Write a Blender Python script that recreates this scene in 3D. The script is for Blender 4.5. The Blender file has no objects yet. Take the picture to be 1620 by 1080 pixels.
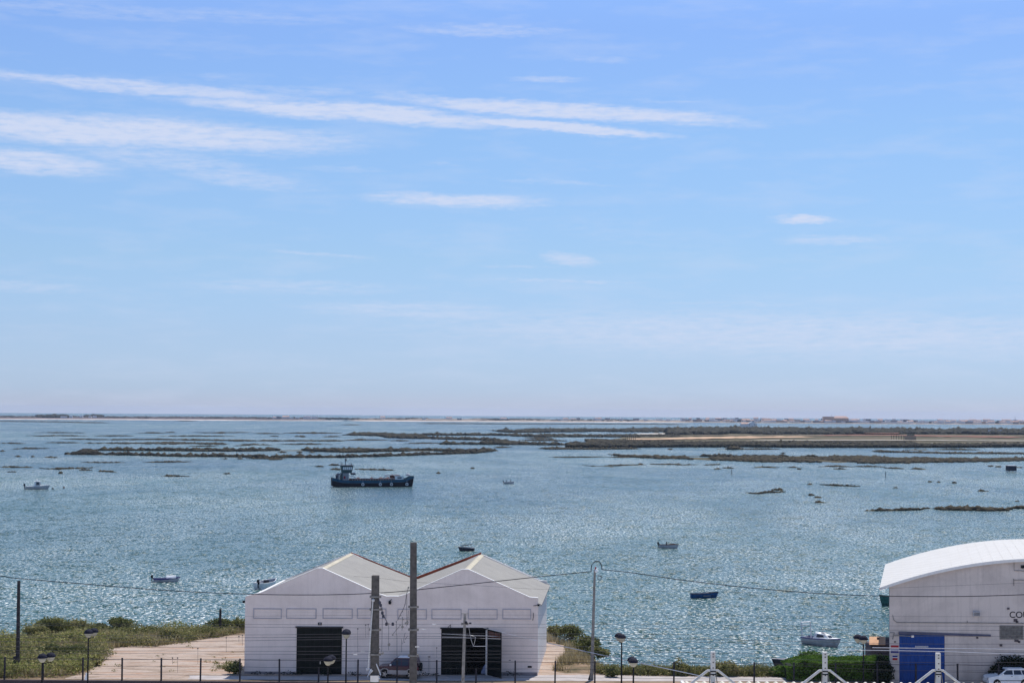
import bpy, math, random
import numpy as np
from mathutils import Vector, Matrix, noise as mn
R = math.radians
random.seed(7); rng = np.random.default_rng(11)
sc = bpy.context.scene; C = sc.collection

# ------------------------------------------------------------ camera
CAMZ = 26.0; F = 2700.0; PITCH = math.atan(110.2/F); ROLL = 0.0070; SEA = -2.0
cam_d = bpy.data.cameras.new('camera'); cam = bpy.data.objects.new('camera', cam_d); C.objects.link(cam)
cam_d.sensor_width = 36; cam_d.lens = 36*F/1620; cam_d.clip_start = 0.5; cam_d.clip_end = 60000
M3 = Matrix.Rotation(math.pi/2+PITCH, 3, 'X') @ Matrix.Rotation(ROLL, 3, 'Z')
cam.matrix_world = Matrix.Translation((0, 0, CAMZ)) @ M3.to_4x4()
sc.camera = cam
def ray(px, py): return M3 @ Vector(((px-810)/F, -(py-540)/F, -1))
def PZ(px, py, z=0.0):                 # pixel -> point on height z
    d = ray(px, py); t = (z-CAMZ)/d.z; return Vector((d.x*t, d.y*t, z))
def PY(px, py, Y):                     # pixel -> point at distance Y
    d = ray(px, py); t = Y/d.y; return Vector((d.x*t, Y, CAMZ+d.z*t))

# ------------------------------------------------------------ light
SUN_EL, SUN_AZ = 63, 21                # elevation, degrees to the right of straight ahead
sc.view_settings.view_transform = 'Standard'; sc.view_settings.look = 'None'; sc.view_settings.gamma = 1
sc.view_settings.exposure = 0.55; sc.view_settings.use_curve_mapping = False
sl = bpy.data.lights.new('sun', 'SUN'); sl.energy = 3.4; sl.angle = R(0.55); sl.color = (1, .95, .88)
so = bpy.data.objects.new('sun', sl); C.objects.link(so)
sdir = Vector((math.sin(R(SUN_AZ))*math.cos(R(SUN_EL)), math.cos(R(SUN_AZ))*math.cos(R(SUN_EL)), math.sin(R(SUN_EL))))
so.rotation_euler = (-sdir).to_track_quat('-Z', 'Y').to_euler()
try:
    sc.cycles.max_bounces = 6; sc.cycles.volume_bounces = 1; sc.cycles.sample_clamp_indirect = 4
    sc.cycles.use_denoising = True
except Exception: pass

world = bpy.data.worlds.new('World'); sc.world = world; world.use_nodes = True
nt = world.node_tree; nt.nodes.clear(); N = nt.nodes; L = nt.links
def mth(op, a, b=None, c=None, clamp=False):
    n = N.new('ShaderNodeMath'); n.operation = op; n.use_clamp = clamp
    for i, v in enumerate((a, b, c)):
        if v is None: continue
        if isinstance(v, (int, float)): n.inputs[i].default_value = v
        else: L.new(v, n.inputs[i])
    return n.outputs[0]
tc = N.new('ShaderNodeTexCoord'); sep = N.new('ShaderNodeSeparateXYZ'); L.new(tc.outputs['Generated'], sep.inputs[0])
zc = mth('MAXIMUM', sep.outputs[2], 0.004)
zs = mth('ADD', zc, 0.0)
cmb = N.new('ShaderNodeCombineXYZ'); L.new(sep.outputs[0], cmb.inputs[0]); L.new(sep.outputs[1], cmb.inputs[1]); L.new(zs, cmb.inputs[2])
sky = N.new('ShaderNodeTexSky'); sky.sky_type = 'NISHITA'; sky.sun_disc = False
sky.sun_elevation = R(SUN_EL); sky.sun_rotation = R(SUN_AZ); sky.altitude = 30
sky.air_density = 1.0; sky.dust_density = 0.25; sky.ozone_density = 2.0
L.new(cmb.outputs[0], sky.inputs[0])
# cirrus: streaks placed by azimuth / elevation
az = mth('ARCTAN2', sep.outputs[0], sep.outputs[1])
el = mth('ARCSINE', sep.outputs[2])
U0 = mth('MULTIPLY_ADD', az, F, 810)
V0 = mth('MULTIPLY_ADD', az, F*ROLL, 644.5+810*ROLL)
V0 = mth('SUBTRACT', V0, mth('MULTIPLY', el, F))
def wnoise(sx, sy, sc_, det, rough, off=0):
    c = N.new('ShaderNodeCombineXYZ'); L.new(mth('MULTIPLY', U0, sx), c.inputs[0]); L.new(mth('MULTIPLY', V0, sy), c.inputs[1]); c.inputs[2].default_value = off
    n = N.new('ShaderNodeTexNoise'); n.inputs['Scale'].default_value = sc_; n.inputs['Detail'].default_value = det; n.inputs['Roughness'].default_value = rough
    L.new(c.outputs[0], n.inputs['Vector']); return n.outputs['Fac']
nA = wnoise(.006, .03, 1, 6, .6, 3.0); nB = wnoise(.012, .045, 1, 7, .62, 8.0); nC = wnoise(.05, .22, 1, 5, .6, 5.0)
V = mth('MULTIPLY_ADD', mth('SUBTRACT', nA, .5), 26, mth('MULTIPLY_ADD', mth('SUBTRACT', nC, .5), 10, V0))
U = mth('MULTIPLY_ADD', mth('SUBTRACT', nB, .5), 80, U0)
CL = [ # centre x, y, half length, half width, slope dy/dx, strength, hard bottom edge
 (890,178,345,15,.072,.80),(880,203,210,10,.085,.95),(560,183,360,17,.055,.80),(230,154,360,13,.045,.62),(130,150,190,11,.03,.5),(470,150,120,8,.03,.35),
 (200,222,420,30,.02,.80),(470,225,150,22,.03,.45),(60,272,160,22,.07,.68),(250,262,200,20,.08,.45),(370,284,150,20,.12,.45),(540,270,90,6,.02,.25),(720,318,170,15,.03,.70),
 (760,53,170,11,.02,.42),(230,40,420,14,.0,.28),(1272,352,62,8,.06,.70),(1320,383,105,10,.03,.42),(900,409,46,12,.12,.55),
 (890,447,150,5,.02,.40),(1180,483,170,5,.02,.28),(1250,530,700,44,.02,.50),(660,492,220,18,.03,.42),(60,460,130,11,.02,.34),
 (510,405,100,4,.07,.36),(940,98,75,6,.06,.26),(860,129,70,6,.03,.40),(1060,166,75,4,.05,.30),(880,289,110,4,.06,.30),(340,132,40,7,.0,.25),
 (460,455,200,14,.0,.36),(1000,370,200,26,.15,.14),(700,262,40,3,.03,.25),(830,420,80,2.5,.0,.3)]
dens = None
for (cx, cy, a, b, s, w) in CL:
    du = mth('SUBTRACT', U, cx); dv = mth('SUBTRACT', mth('SUBTRACT', V, cy), mth('MULTIPLY', du, s))
    e1 = mth('POWER', mth('MULTIPLY', du, 1/a), 2); e2 = mth('POWER', mth('MULTIPLY', dv, 1/b), 2)
    m = mth('SUBTRACT', 1.15, mth('ADD', e1, e2), clamp=True)
    m = mth('MULTIPLY', m, w)
    dens = m if dens is None else mth('MAXIMUM', dens, m)
nD = wnoise(.010, .085, 1, 9, .70, 14.0); nE = wnoise(.028, .16, 1, 6, .65, 21.0)
fib = mth('ADD', mth('MULTIPLY', mth('SUBTRACT', nD, .5), 1.7), mth('MULTIPLY', mth('SUBTRACT', nE, .5), 2.2))
shp = mth('ADD', mth('MULTIPLY_ADD', dens, 1.0, .12), fib, clamp=True)
dens = mth('MULTIPLY', mth('POWER', shp, .8), mth('MINIMUM', mth('MULTIPLY', dens, 1.15), .84))
veil = mth('MULTIPLY', mth('SUBTRACT', nA, .48, clamp=True), .8)
dens = mth('MAXIMUM', dens, veil)
# only in the half of the sky the photo looks to
dens = mth('MULTIPLY', dens, mth('GREATER_THAN', sep.outputs[1], 0))
dens = mth('MINIMUM', mth('MULTIPLY', dens, 1.0), .85)
tint = N.new('ShaderNodeMix'); tint.data_type = 'RGBA'; tint.blend_type = 'MULTIPLY'; tint.inputs[0].default_value = 1
rp = N.new('ShaderNodeValToRGB'); L.new(mth('MULTIPLY', mth('MAXIMUM', sep.outputs[2], 0.0), 1.25), rp.inputs[0])
EL = [(0.0,(.64,.78,1.40)),(.012,(.59,.78,1.38)),(.043,(.64,.79,1.24)),(.088,(.74,.88,1.16)),(.16,(.85,1.00,1.24)),(.22,(.91,1.04,1.36)),(.30,(.98,1.07,1.32)),(.60,(1.25,1.3,1.4))]
e_ = rp.color_ramp.elements
while len(e_) < len(EL): e_.new(.5)
for i, (z_, c_) in enumerate(EL): e_[i].position = z_*1.25; k_ = .70/1.5 if z_ < .28 else .9/1.5; e_[i].color = (c_[0]*k_, c_[1]*k_, c_[2]*k_, 1)
L.new(sky.outputs[0], tint.inputs[6]); sc15 = N.new('ShaderNodeVectorMath'); sc15.operation = 'SCALE'; sc15.inputs[3].default_value = 1.5
L.new(rp.outputs[0], sc15.inputs[0]); L.new(sc15.outputs[0], tint.inputs[7])
mixc = N.new('ShaderNodeMix'); mixc.data_type = 'RGBA'; L.new(dens, mixc.inputs[0]); L.new(tint.outputs[2], mixc.inputs[6])
SKY_S = 0.095
mixc.inputs[7].default_value = (.46/SKY_S, .50/SKY_S, .62/SKY_S, 1)
bg = N.new('ShaderNodeBackground'); bg.inputs[1].default_value = SKY_S; L.new(mixc.outputs[2], bg.inputs[0])
wo = N.new('ShaderNodeOutputWorld'); L.new(bg.outputs[0], wo.inputs[0])

# ------------------------------------------------------------ helpers
def tag(o, label=None, cat=None, group=None, kind=None):
    if label: o['label'] = label
    if cat: o['category'] = cat
    if group: o['group'] = group
    if kind: o['kind'] = kind
    return o
def empty(name, loc, rz=0, label=None, cat=None, group=None):
    o = bpy.data.objects.new(name, None); C.objects.link(o); o.location = loc; o.rotation_euler = (0, 0, rz)
    o.empty_display_size = .3
    return tag(o, label, cat, group)
def copy_tree(o, parent=None):
    c = o.copy(); C.objects.link(c)
    if parent: c.parent = parent
    for ch in list(o.children): copy_tree(ch, c)
    return c
SPLIT = {'ridge_cap','back_flashing','verge','wall_box','window','side_window','awning_frame','post','stilt','base_strip','hatch_coaming','coaming_rib','cargo','emblem','bulkhead','headlight','vent','bridge_wing','thwart','tail_light','mirror','side_wall','lower_cladding','arch_trim','foredeck','wheel_arch','hanging_wire','stem','roof_panel','door_trim','boarding','brace','rubbing_strake','rail','deck_gear'}
class MB:
    def __init__(s): s.v = []; s.f = []; s.m = []; s.p = []
    def add(s, vs, fs, mi=0):
        if len(vs): s.p.append((len(s.v), len(s.f)))
        b = len(s.v); s.v += [tuple(v) for v in vs]; s.f += [tuple(i+b for i in f) for f in fs]; s.m += [mi]*len(fs); return s
    def box(s, x0, x1, y0, y1, z0, z1, mi=0):
        return s.add([(x0,y0,z0),(x1,y0,z0),(x1,y1,z0),(x0,y1,z0),(x0,y0,z1),(x1,y0,z1),(x1,y1,z1),(x0,y1,z1)],
                     [(3,2,1,0),(4,5,6,7),(0,1,5,4),(1,2,6,5),(2,3,7,6),(3,0,4,7)], mi)
    def prism(s, poly, vec, mi=0):       # polygon (3D points) pushed along vec
        n = len(poly); P = [Vector(p) for p in poly]; v = Vector(vec)
        return s.add(P+[p+v for p in P], [tuple(range(n))[::-1], tuple(range(n, 2*n))]+[(i,(i+1)%n,(i+1)%n+n,i+n) for i in range(n)], mi)
    def tube(s, pts, r, n=6, mi=0, cap=True):
        P = [Vector(p) for p in pts]; rs = r if isinstance(r, (list, tuple)) else [r]*len(P); vs = []; fs = []
        for i, p in enumerate(P):
            d = (P[min(i+1, len(P)-1)]-P[max(i-1, 0)]).normalized()
            a = d.cross(Vector((0,0,1)) if abs(d.z) < .9 else Vector((1,0,0))).normalized(); b = d.cross(a)
            vs += [p+(a*math.cos(2*math.pi*k/n)+b*math.sin(2*math.pi*k/n))*rs[i] for k in range(n)]
        for i in range(len(P)-1):
            fs += [(i*n+k, i*n+(k+1)%n, (i+1)*n+(k+1)%n, (i+1)*n+k) for k in range(n)]
        if cap: fs += [tuple(range(n))[::-1], tuple(range((len(P)-1)*n, len(P)*n))]
        return s.add(vs, fs, mi)
    def lathe(s, prof, n=16, c=(0,0,0), ax='z', mi=0):
        vs = []; fs = []; m = len(prof)
        for k in range(n):
            t = 2*math.pi*k/n
            for (r, h) in prof:
                if ax == 'z': v = (c[0]+r*math.cos(t), c[1]+r*math.sin(t), c[2]+h)
                elif ax == 'y': v = (c[0]+r*math.cos(t), c[1]+h, c[2]+r*math.sin(t))
                else: v = (c[0]+h, c[1]+r*math.cos(t), c[2]+r*math.sin(t))
                vs.append(v)
        for k in range(n):
            for i in range(m-1): fs.append((k*m+i, ((k+1)%n)*m+i, ((k+1)%n)*m+i+1, k*m+i+1))
        return s.add(vs, fs, mi)
    def quad(s, a, b, c, d, mi=0): return s.add([a,b,c,d], [(0,1,2,3)], mi)
    def build(s, name, mat, parent=None, smooth=False, bevel=0):
        if name in SPLIT and len(s.p) > 1 and parent:
            e = s.p[1:]+[(len(s.v), len(s.f))]; o = None
            for (v0, f0), (v1, f1) in zip(s.p, e):
                m = MB(); m.v = s.v[v0:v1]; m.f = [tuple(i-v0 for i in f) for f in s.f[f0:f1]]; m.m = s.m[f0:f1]
                q = m.build(name, mat, parent, smooth, bevel); o = o or q
            return o
        me = bpy.data.meshes.new(name); me.from_pydata(s.v, [], s.f); me.update()
        for m in (mat if isinstance(mat, (list, tuple)) else [mat]): me.materials.append(m)
        if any(s.m): me.polygons.foreach_set('material_index', s.m)
        if smooth: me.polygons.foreach_set('use_smooth', [True]*len(s.f))
        o = bpy.data.objects.new(name, me); C.objects.link(o)
        if parent: o.parent = parent
        if bevel:
            b = o.modifiers.new('bevel', 'BEVEL'); b.width = bevel; b.segments = 2; b.limit_method = 'ANGLE'
        return o
def np_mesh(name, V, Fq, mat, parent=None, smooth=False):
    me = bpy.data.meshes.new(name); V = np.asarray(V, np.float32); Fq = np.asarray(Fq, np.int32); k = Fq.shape[1]
    me.vertices.add(len(V)); me.vertices.foreach_set('co', V.ravel())
    me.loops.add(Fq.size); me.loops.foreach_set('vertex_index', Fq.ravel())
    me.polygons.add(len(Fq)); me.polygons.foreach_set('loop_start', np.arange(0, Fq.size, k, dtype=np.int32))
    me.polygons.foreach_set('loop_total', np.full(len(Fq), k, np.int32))
    if smooth: me.polygons.foreach_set('use_smooth', np.ones(len(Fq), bool))
    me.update(calc_edges=True); me.validate()
    me.materials.append(mat); o = bpy.data.objects.new(name, me); C.objects.link(o)
    if parent: o.parent = parent
    return o

# materials
class NT:
    def __init__(s, name):
        s.m = bpy.data.materials.new(name); s.m.use_nodes = True; s.t = s.m.node_tree; s.N = s.t.nodes; s.L = s.t.links
        s.b = s.N['Principled BSDF']; s.out = s.N['Material Output']
    def n(s, t): return s.N.new(t)
    def set(s, sock, v):
        if isinstance(v, bpy.types.NodeSocket): s.L.new(v, sock)
        elif isinstance(v, tuple) and len(v) == 3 and sock.type == 'RGBA': sock.default_value = (*v, 1)
        else: sock.default_value = v
    def math(s, op, a, b=None, c=None, clamp=False):
        n = s.n('ShaderNodeMath'); n.operation = op; n.use_clamp = clamp
        for i, v in enumerate((a, b, c)):
            if v is not None: s.set(n.inputs[i], v)
        return n.outputs[0]
    def pos(s, sx=1, sy=1, sz=1, obj=False, rot=0):
        src = s.n('ShaderNodeTexCoord').outputs['Object'] if obj else s.n('ShaderNodeNewGeometry').outputs['Position']
        m = s.n('ShaderNodeMapping'); m.inputs['Scale'].default_value = (sx, sy, sz); m.inputs['Rotation'].default_value = (0,0,rot)
        s.L.new(src, m.inputs[0]); return m.outputs[0]
    def noise(s, vec, scale=1, det=4, rough=.55, dist=0, col=False):
        n = s.n('ShaderNodeTexNoise'); n.inputs['Scale'].default_value = scale; n.inputs['Detail'].default_value = det
        n.inputs['Roughness'].default_value = rough; n.inputs['Distortion'].default_value = dist
        s.L.new(vec, n.inputs['Vector']); return n.outputs['Color' if col else 'Fac']
    def ramp(s, f, stops):
        r = s.n('ShaderNodeValToRGB'); s.L.new(f, r.inputs[0]); e = r.color_ramp.elements
        while len(e) < len(stops): e.new(.5)
        for i, (p, c) in enumerate(stops): e[i].position = p; e[i].color = (*c, 1) if isinstance(c, tuple) else (c, c, c, 1)
        return r.outputs[0]
    def mix(s, f, a, b, mode='MIX'):
        m = s.n('ShaderNodeMix'); m.data_type = 'RGBA'; m.blend_type = mode
        s.set(m.inputs[0], f); s.set(m.inputs[6], a); s.set(m.inputs[7], b); return m.outputs[2]
    def bump(s, h, strength=.3, dist=.05):
        b = s.n('ShaderNodeBump'); b.inputs['Strength'].default_value = strength; b.inputs['Distance'].default_value = dist
        s.L.new(h, b.inputs['Height']); s.L.new(b.outputs[0], s.b.inputs['Normal'])
def mul(c, k): return tuple(min(1, x*k) for x in c)
def mat(name, col, rough=.7, var=.15, ns=2.0, metal=0, bump=0, obj=True, col2=None, spec=None):
    if spec is None and not metal and rough > .3: spec = .12; rough = max(rough, .55)
    t = NT(name); p = t.pos(obj=obj); nz = t.noise(p, ns, 5, .6)
    c2 = col2 or mul(col, 1-2*var)
    r = t.ramp(nz, [(.3, c2), (.7, mul(col, 1+var*.6))])
    t.set(t.b.inputs['Base Color'], r); t.b.inputs['Roughness'].default_value = rough; t.b.inputs['Metallic'].default_value = metal
    if spec is not None: t.b.inputs['Specular IOR Level'].default_value = spec
    if bump: t.bump(nz, bump, .03)
    return t.m
def wallmat(name, col, stain, ns=.35, amt=.5, streak=True):
    t = NT(name); p = t.pos(obj=True); n1 = t.noise(p, ns, 6, .65, .5)
    f = t.ramp(n1, [(.42, 0.0), (.75, amt)])
    c = t.mix(f, col, stain)
    if streak:
        n2 = t.noise(t.pos(3.0, 3.0, .22, obj=True), 1, 5, .6)
        c = t.mix(t.ramp(n2, [(.5, 0.0), (.8, amt*.6)]), c, stain)
    n3 = t.noise(p, 14, 3, .6); c = t.mix(.5, c, t.ramp(n3, [(.3, .86), (.7, 1.0)]), 'MULTIPLY')
    t.set(t.b.inputs['Base Color'], c); t.b.inputs['Roughness'].default_value = .85; t.b.inputs['Specular IOR Level'].default_value = .2
    t.bump(n3, .25, .02); return t.m
def leafmat(name, a, b, c3=None, ns=.5):
    t = NT(name); g = t.n('ShaderNodeNewGeometry'); rnd = g.outputs['Random Per Island']
    nz = t.noise(t.pos(), ns, 3, .6)
    f = t.math('ADD', t.math('MULTIPLY', rnd, .45), t.math('MULTIPLY', nz, .75), clamp=True)
    st = [(.25, a), (.6, b)] + ([(.85, c3)] if c3 else [])
    col = t.ramp(f, st); t.set(t.b.inputs['Base Color'], col); t.b.inputs['Roughness'].default_value = .75; t.b.inputs['Specular IOR Level'].default_value = .15
    tr = t.n('ShaderNodeBsdfTranslucent'); t.L.new(col, tr.inputs[0]); ms = t.n('ShaderNodeMixShader'); ms.inputs[0].default_value = .3
    t.L.new(t.b.outputs[0], ms.inputs[1]); t.L.new(tr.outputs[0], ms.inputs[2]); t.L.new(ms.outputs[0], t.out.inputs[0])
    return t.m
M = {}
M['wall'] = wallmat('shed_wall', (.84,.72,.66), (.60,.50,.45), .35, .6)
M['wall_old'] = wallmat('old_wall', (.62,.54,.495), (.34,.295,.275), .22, .85)
M['trim'] = mat('white_trim', (.70,.68,.66), .7, .06, 3)
M['white'] = mat('white_paint', (.80,.80,.80), .45, .06, 2)
M['concrete'] = mat('mast_concrete', (.125,.112,.102), .9, .22, 3, bump=.3)
M['concrete_pale'] = mat('pale_concrete', (.62,.60,.58), .9, .12, 6, bump=.3)
M['pole_grey'] = mat('pole_grey', (.27,.25,.23), .9, .2, 3)
M['wood_dark'] = mat('tarred_wood', (.05,.045,.05), .9, .3, 3)
M['black'] = mat('black_metal', (.012,.012,.016), .5, .2, 3)
M['iron'] = mat('painted_iron', (.03,.027,.035), .6, .2, 3)
M['cable'] = mat('cable_rubber', (.03,.03,.035), .6, .1, 3)
M['wire'] = mat('drawn_wire', (.09,.083,.09), .6, .1, 3)
M['alu'] = mat('aluminium', (.6,.6,.62), .35, .08, 3, metal=.8)
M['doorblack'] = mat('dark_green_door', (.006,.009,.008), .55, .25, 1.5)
M['glass'] = mat('dark_glass', (.02,.025,.04), .08, .1, 2)
M['tyre'] = mat('tyre_rubber', (.02,.02,.02), .85, .1, 4)
M['rim'] = mat('wheel_alloy', (.5,.5,.52), .35, .1, 4, metal=.7)
M['maroon'] = mat('maroon_paint', (.055,.012,.03), .22, .08, 2)
M['silver'] = mat('champagne_paint', (.42,.38,.36), .4, .08, 2)
M['bluedoor'] = mat('blue_door', (.012,.055,.24), .5, .12, 1.2)
M['navy'] = mat('navy_hull', (.003,.005,.016), .35, .3, 1.2)
M['blue'] = mat('blue_hull', (.006,.085,.16), .4, .2, 1.2)
M['blueboat'] = mat('blue_boat', (.02,.10,.26), .5, .2, 3)
M['seagreen'] = mat('grey_green_paint', (.045,.095,.10), .5, .2, 2)
M['rust'] = mat('rusty_steel', (.14,.06,.045), .85, .35, 2)
M['red'] = mat('red_paint', (.35,.03,.035), .5, .15, 3)
M['signblue'] = mat('sign_blue', (.02,.03,.18), .5, .1, 3)
M['greyboat'] = mat('grey_boat', (.55,.54,.56), .5, .15, 3)
M['darkboat'] = mat('dark_boat', (.06,.055,.065), .6, .2, 3)
M['greenboat'] = mat('green_boat', (.05,.16,.14), .5, .2, 3)
M['boatin'] = mat('boat_inside', (.42,.42,.44), .7, .2, 4)
M['purple'] = mat('purple_stripe', (.06,.05,.20), .5, .1, 3)
M['orange'] = mat('orange_plastic', (.7,.14,.02), .5, .1, 3)
M['skin'] = mat('skin', (.36,.20,.14), .6, .05, 5)
M['cloth'] = mat('dark_cloth', (.05,.02,.03), .9, .2, 8)
M['hair'] = mat('dark_hair', (.015,.012,.01), .8, .2, 20)
M['tarp'] = mat('blue_grey_sack', (.20,.23,.33), .8, .2, 6)
M['lampglass'] = mat('opal_glass', (.40,.37,.29), .4, .05, 3)
M['cap'] = mat('lamp_cap', (.012,.013,.026), .8, .1, 3)
M['pinkroof'] = mat('terracotta_far', (.56,.38,.31), .9, .25, .2)
M['orangewall'] = mat('ochre_wall', (.60,.41,.31), .9, .12, .1)
M['farwhite'] = mat('white_render_far', (.86,.82,.80), .9, .12, .2)
M['fargrey'] = mat('grey_render_far', (.34,.32,.34), .9, .2, .2)
M['fardark'] = mat('dark_far', (.07,.07,.09), .9, .2, .2)
M['gravel_wall'] = wallmat('retaining_wall', (.085,.062,.064), (.045,.035,.035), .5, .8)
M['tile_or'] = mat('orange_tile', (.45,.16,.07), .85, .25, 6)
M['hutroof'] = mat('tan_board', (.60,.36,.22), .85, .12, 2)
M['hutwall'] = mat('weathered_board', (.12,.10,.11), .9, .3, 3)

def corrugated(name, col, col2, pitch, axis_rot, stain=.5, depth=.03, sheet=None, ns=.5):
    t = NT(name); w = t.n('ShaderNodeTexWave'); w.wave_type = 'BANDS'; w.bands_direction = 'X'
    w.inputs['Scale'].default_value = .5/pitch*0.6366; w.inputs['Distortion'].default_value = 0
    t.L.new(t.pos(obj=True, rot=axis_rot), w.inputs[0])
    n1 = t.noise(t.pos(obj=True), ns, 6, .65); n2 = t.noise(t.pos(.5, 4, 4, obj=True), 1, 4, .6)
    c = t.mix(t.ramp(n1, [(.35, 0.0), (.75, stain)]), col, col2); c = t.mix(t.ramp(n2, [(.45, 0.0), (.75, stain*.6)]), c, col2)
    c = t.mix(.35, c, t.ramp(w.outputs['Fac'], [(.0, .7), (.5, 1.0)]), 'MULTIPLY')
    t.set(t.b.inputs['Base Color'], c); t.b.inputs['Roughness'].default_value = .8; t.b.inputs['Specular IOR Level'].default_value = .2
    t.bump(w.outputs['Fac'], .6, depth); return t.m
M['roof'] = corrugated('fibre_cement_roof', (.30,.285,.255), (.205,.195,.18), .2, R(90), .6)
M['roofwhite'] = corrugated('white_metal_roof', (.56,.545,.515), (.47,.45,.42), .5, 0, .6, .03)
M['sheet'] = corrugated('white_sheet', (.62,.58,.48), (.5,.47,.38), .25, 0, .3, .03)
M['ridge'] = mat('ridge_cap', (.52,.47,.36), .85, .12, 1.5)
M['verge'] = mat('red_brown_verge', (.36,.085,.045), .85, .2, 2)

# leaves
M['shrub'] = leafmat('shrub_leaves', (.042,.058,.020), (.135,.150,.046), (.27,.25,.095), .35)
M['scrub'] = leafmat('coast_scrub', (.065,.082,.028), (.21,.205,.07), (.36,.31,.15), .22)
M['drygrass'] = leafmat('dry_grass', (.17,.15,.06), (.36,.29,.15), (.56,.48,.32), .3)
M['hedge'] = leafmat('hedge_leaves', (.028,.060,.010), (.085,.165,.022), (.17,.27,.05), .6)
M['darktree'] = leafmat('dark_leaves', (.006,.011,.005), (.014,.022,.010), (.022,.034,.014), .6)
M['marsh'] = leafmat('marsh_scrub', (.020,.017,.010), (.046,.038,.020), (.085,.066,.034), .03)
M['marshdark'] = leafmat('dark_marsh_scrub', (.011,.010,.006), (.029,.026,.014), (.058,.048,.023), .04)
M['farscrub'] = leafmat('far_scrub', (.012,.014,.010), (.030,.030,.018), (.055,.048,.03), .015)

# ------------------------------------------------------------ water
t = NT('lagoon_water')
P = t.pos(); nv = []
def wn(sx, sy, det, rough, rot=0, dist=0): return t.noise(t.pos(sx, sy, 1, rot=rot), 1, det, rough, dist, col=True)
def cent(c, a):
    v = t.n('ShaderNodeVectorMath'); v.operation = 'SUBTRACT'; t.L.new(c, v.inputs[0]); v.inputs[1].default_value = (.5,.5,.5)
    w = t.n('ShaderNodeVectorMath'); w.operation = 'MULTIPLY'; t.L.new(v.outputs[0], w.inputs[0])
    w.inputs[1].default_value = (a, a*1.25, 0) ; return w.outputs[0]
def vadd(a, b):
    v = t.n('ShaderNodeVectorMath'); v.operation = 'ADD'; t.L.new(a, v.inputs[0]); t.L.new(b, v.inputs[1]); return v.outputs[0]
fine = cent(wn(1.7, 1.0, 3, .7, .1), 3.4)
mid = cent(wn(.42, .30, 3, .6, .1), 2.2)
big = cent(wn(.06, .06, 3, .55, .1), .4)
slope = vadd(vadd(fine, mid), big)
# calmer and choppier patches
patch = t.noise(t.pos(.0060, .0036, 1, rot=.25), 1, 7, .62, .8)
patch2 = t.noise(t.pos(.0022, .0014, 1, rot=.25), 1, 6, .6, .5)
amp = t.math('MULTIPLY_ADD', t.ramp(patch, [(.32, .0), (.60, 1.0)]), .45, .62)
sv = t.n('ShaderNodeVectorMath'); sv.operation = 'SCALE'; t.L.new(slope, sv.inputs[0]); t.L.new(amp, sv.inputs[3])
up = t.n('ShaderNodeVectorMath'); up.operation = 'ADD'; t.L.new(sv.outputs[0], up.inputs[0]); up.inputs[1].default_value = (0,0,1)
nn = t.n('ShaderNodeVectorMath'); nn.operation = 'NORMALIZE'; t.L.new(up.outputs[0], nn.inputs[0])
t.L.new(nn.outputs[0], t.b.inputs['Normal'])
deep = t.mix(t.ramp(patch, [(.35, 0.0), (.65, 1.0)]), (.004,.036,.060), (.020,.076,.078))
deep = t.mix(t.ramp(patch2, [(.4, 0.0), (.65, .5)]), deep, (.046,.108,.092))
# white flecks: whitecaps, and sun and sky glitter painted into the base colour
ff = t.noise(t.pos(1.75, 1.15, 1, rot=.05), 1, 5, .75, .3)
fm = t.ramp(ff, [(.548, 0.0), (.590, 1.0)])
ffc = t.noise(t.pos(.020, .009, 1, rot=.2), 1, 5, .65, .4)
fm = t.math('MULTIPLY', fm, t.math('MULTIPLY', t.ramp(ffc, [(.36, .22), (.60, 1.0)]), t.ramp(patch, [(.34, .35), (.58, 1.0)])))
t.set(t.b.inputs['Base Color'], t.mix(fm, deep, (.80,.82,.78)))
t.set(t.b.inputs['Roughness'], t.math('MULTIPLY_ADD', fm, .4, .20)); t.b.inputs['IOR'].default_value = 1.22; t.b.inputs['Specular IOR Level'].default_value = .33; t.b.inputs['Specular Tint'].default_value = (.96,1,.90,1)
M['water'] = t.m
RW = 9500; rings = [0, 60, 150, 220, 320, 500, 900, 1600, 2800, 5000, RW]; ns_ = 180
vs = [(0,0,SEA)]; fs = []
for r in rings[1:]:
    for k in range(ns_): vs.append((r*math.sin(2*math.pi*k/ns_), r*math.cos(2*math.pi*k/ns_), SEA))
for k in range(ns_): fs.append((0, 1+(k+1)%ns_, 1+k))
mb = MB(); mb.add(vs, fs)
for i in range(len(rings)-2):
    a = 1+i*ns_; b = a+ns_
    mb.f += [(a+k, a+(k+1)%ns_, b+(k+1)%ns_, b+k) for k in range(ns_)]; mb.m += [0]*ns_
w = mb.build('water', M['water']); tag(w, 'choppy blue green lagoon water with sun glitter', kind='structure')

# ------------------------------------------------------------ mainland ground
SH = [(-260,183),(-75,186),(-58,190),(-50,197),(-30,201),(0,203),(4.5,198),(7.3,184),(9.2,174.5),(11,171.8),(26,171.5),(33.5,170),(37,184),(46,200),(140,205),(260,205)]
def shore(x):
    for (a, ya), (b, yb) in zip(SH, SH[1:]):
        if a <= x <= b: return ya+(yb-ya)*(x-a)/(b-a)
    return 185
def gz(x, y):
    e = shore(x) + 1.2*mn.noise(Vector((x*.15, 3, 0))) - y
    if y < 164.45:
        if y > 112: return -1.3
        return min(-1.3+(112-y)*.235, 22)
    if e > 0: return .0
    return max(-3.5, e*.55)
xs = list(np.arange(-260, -70, 10.)) + list(np.arange(-70, 80, .8)) + list(np.arange(80, 261, 10.))
ys = [-120, -60, 0, 20, 40, 60, 80, 100, 112, 130, 150, 164.4, 164.5] + list(np.arange(165.2, 214, .8))
V_ = [(x, y, gz(x, y)) for y in ys for x in xs]; nx = len(xs)
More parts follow.
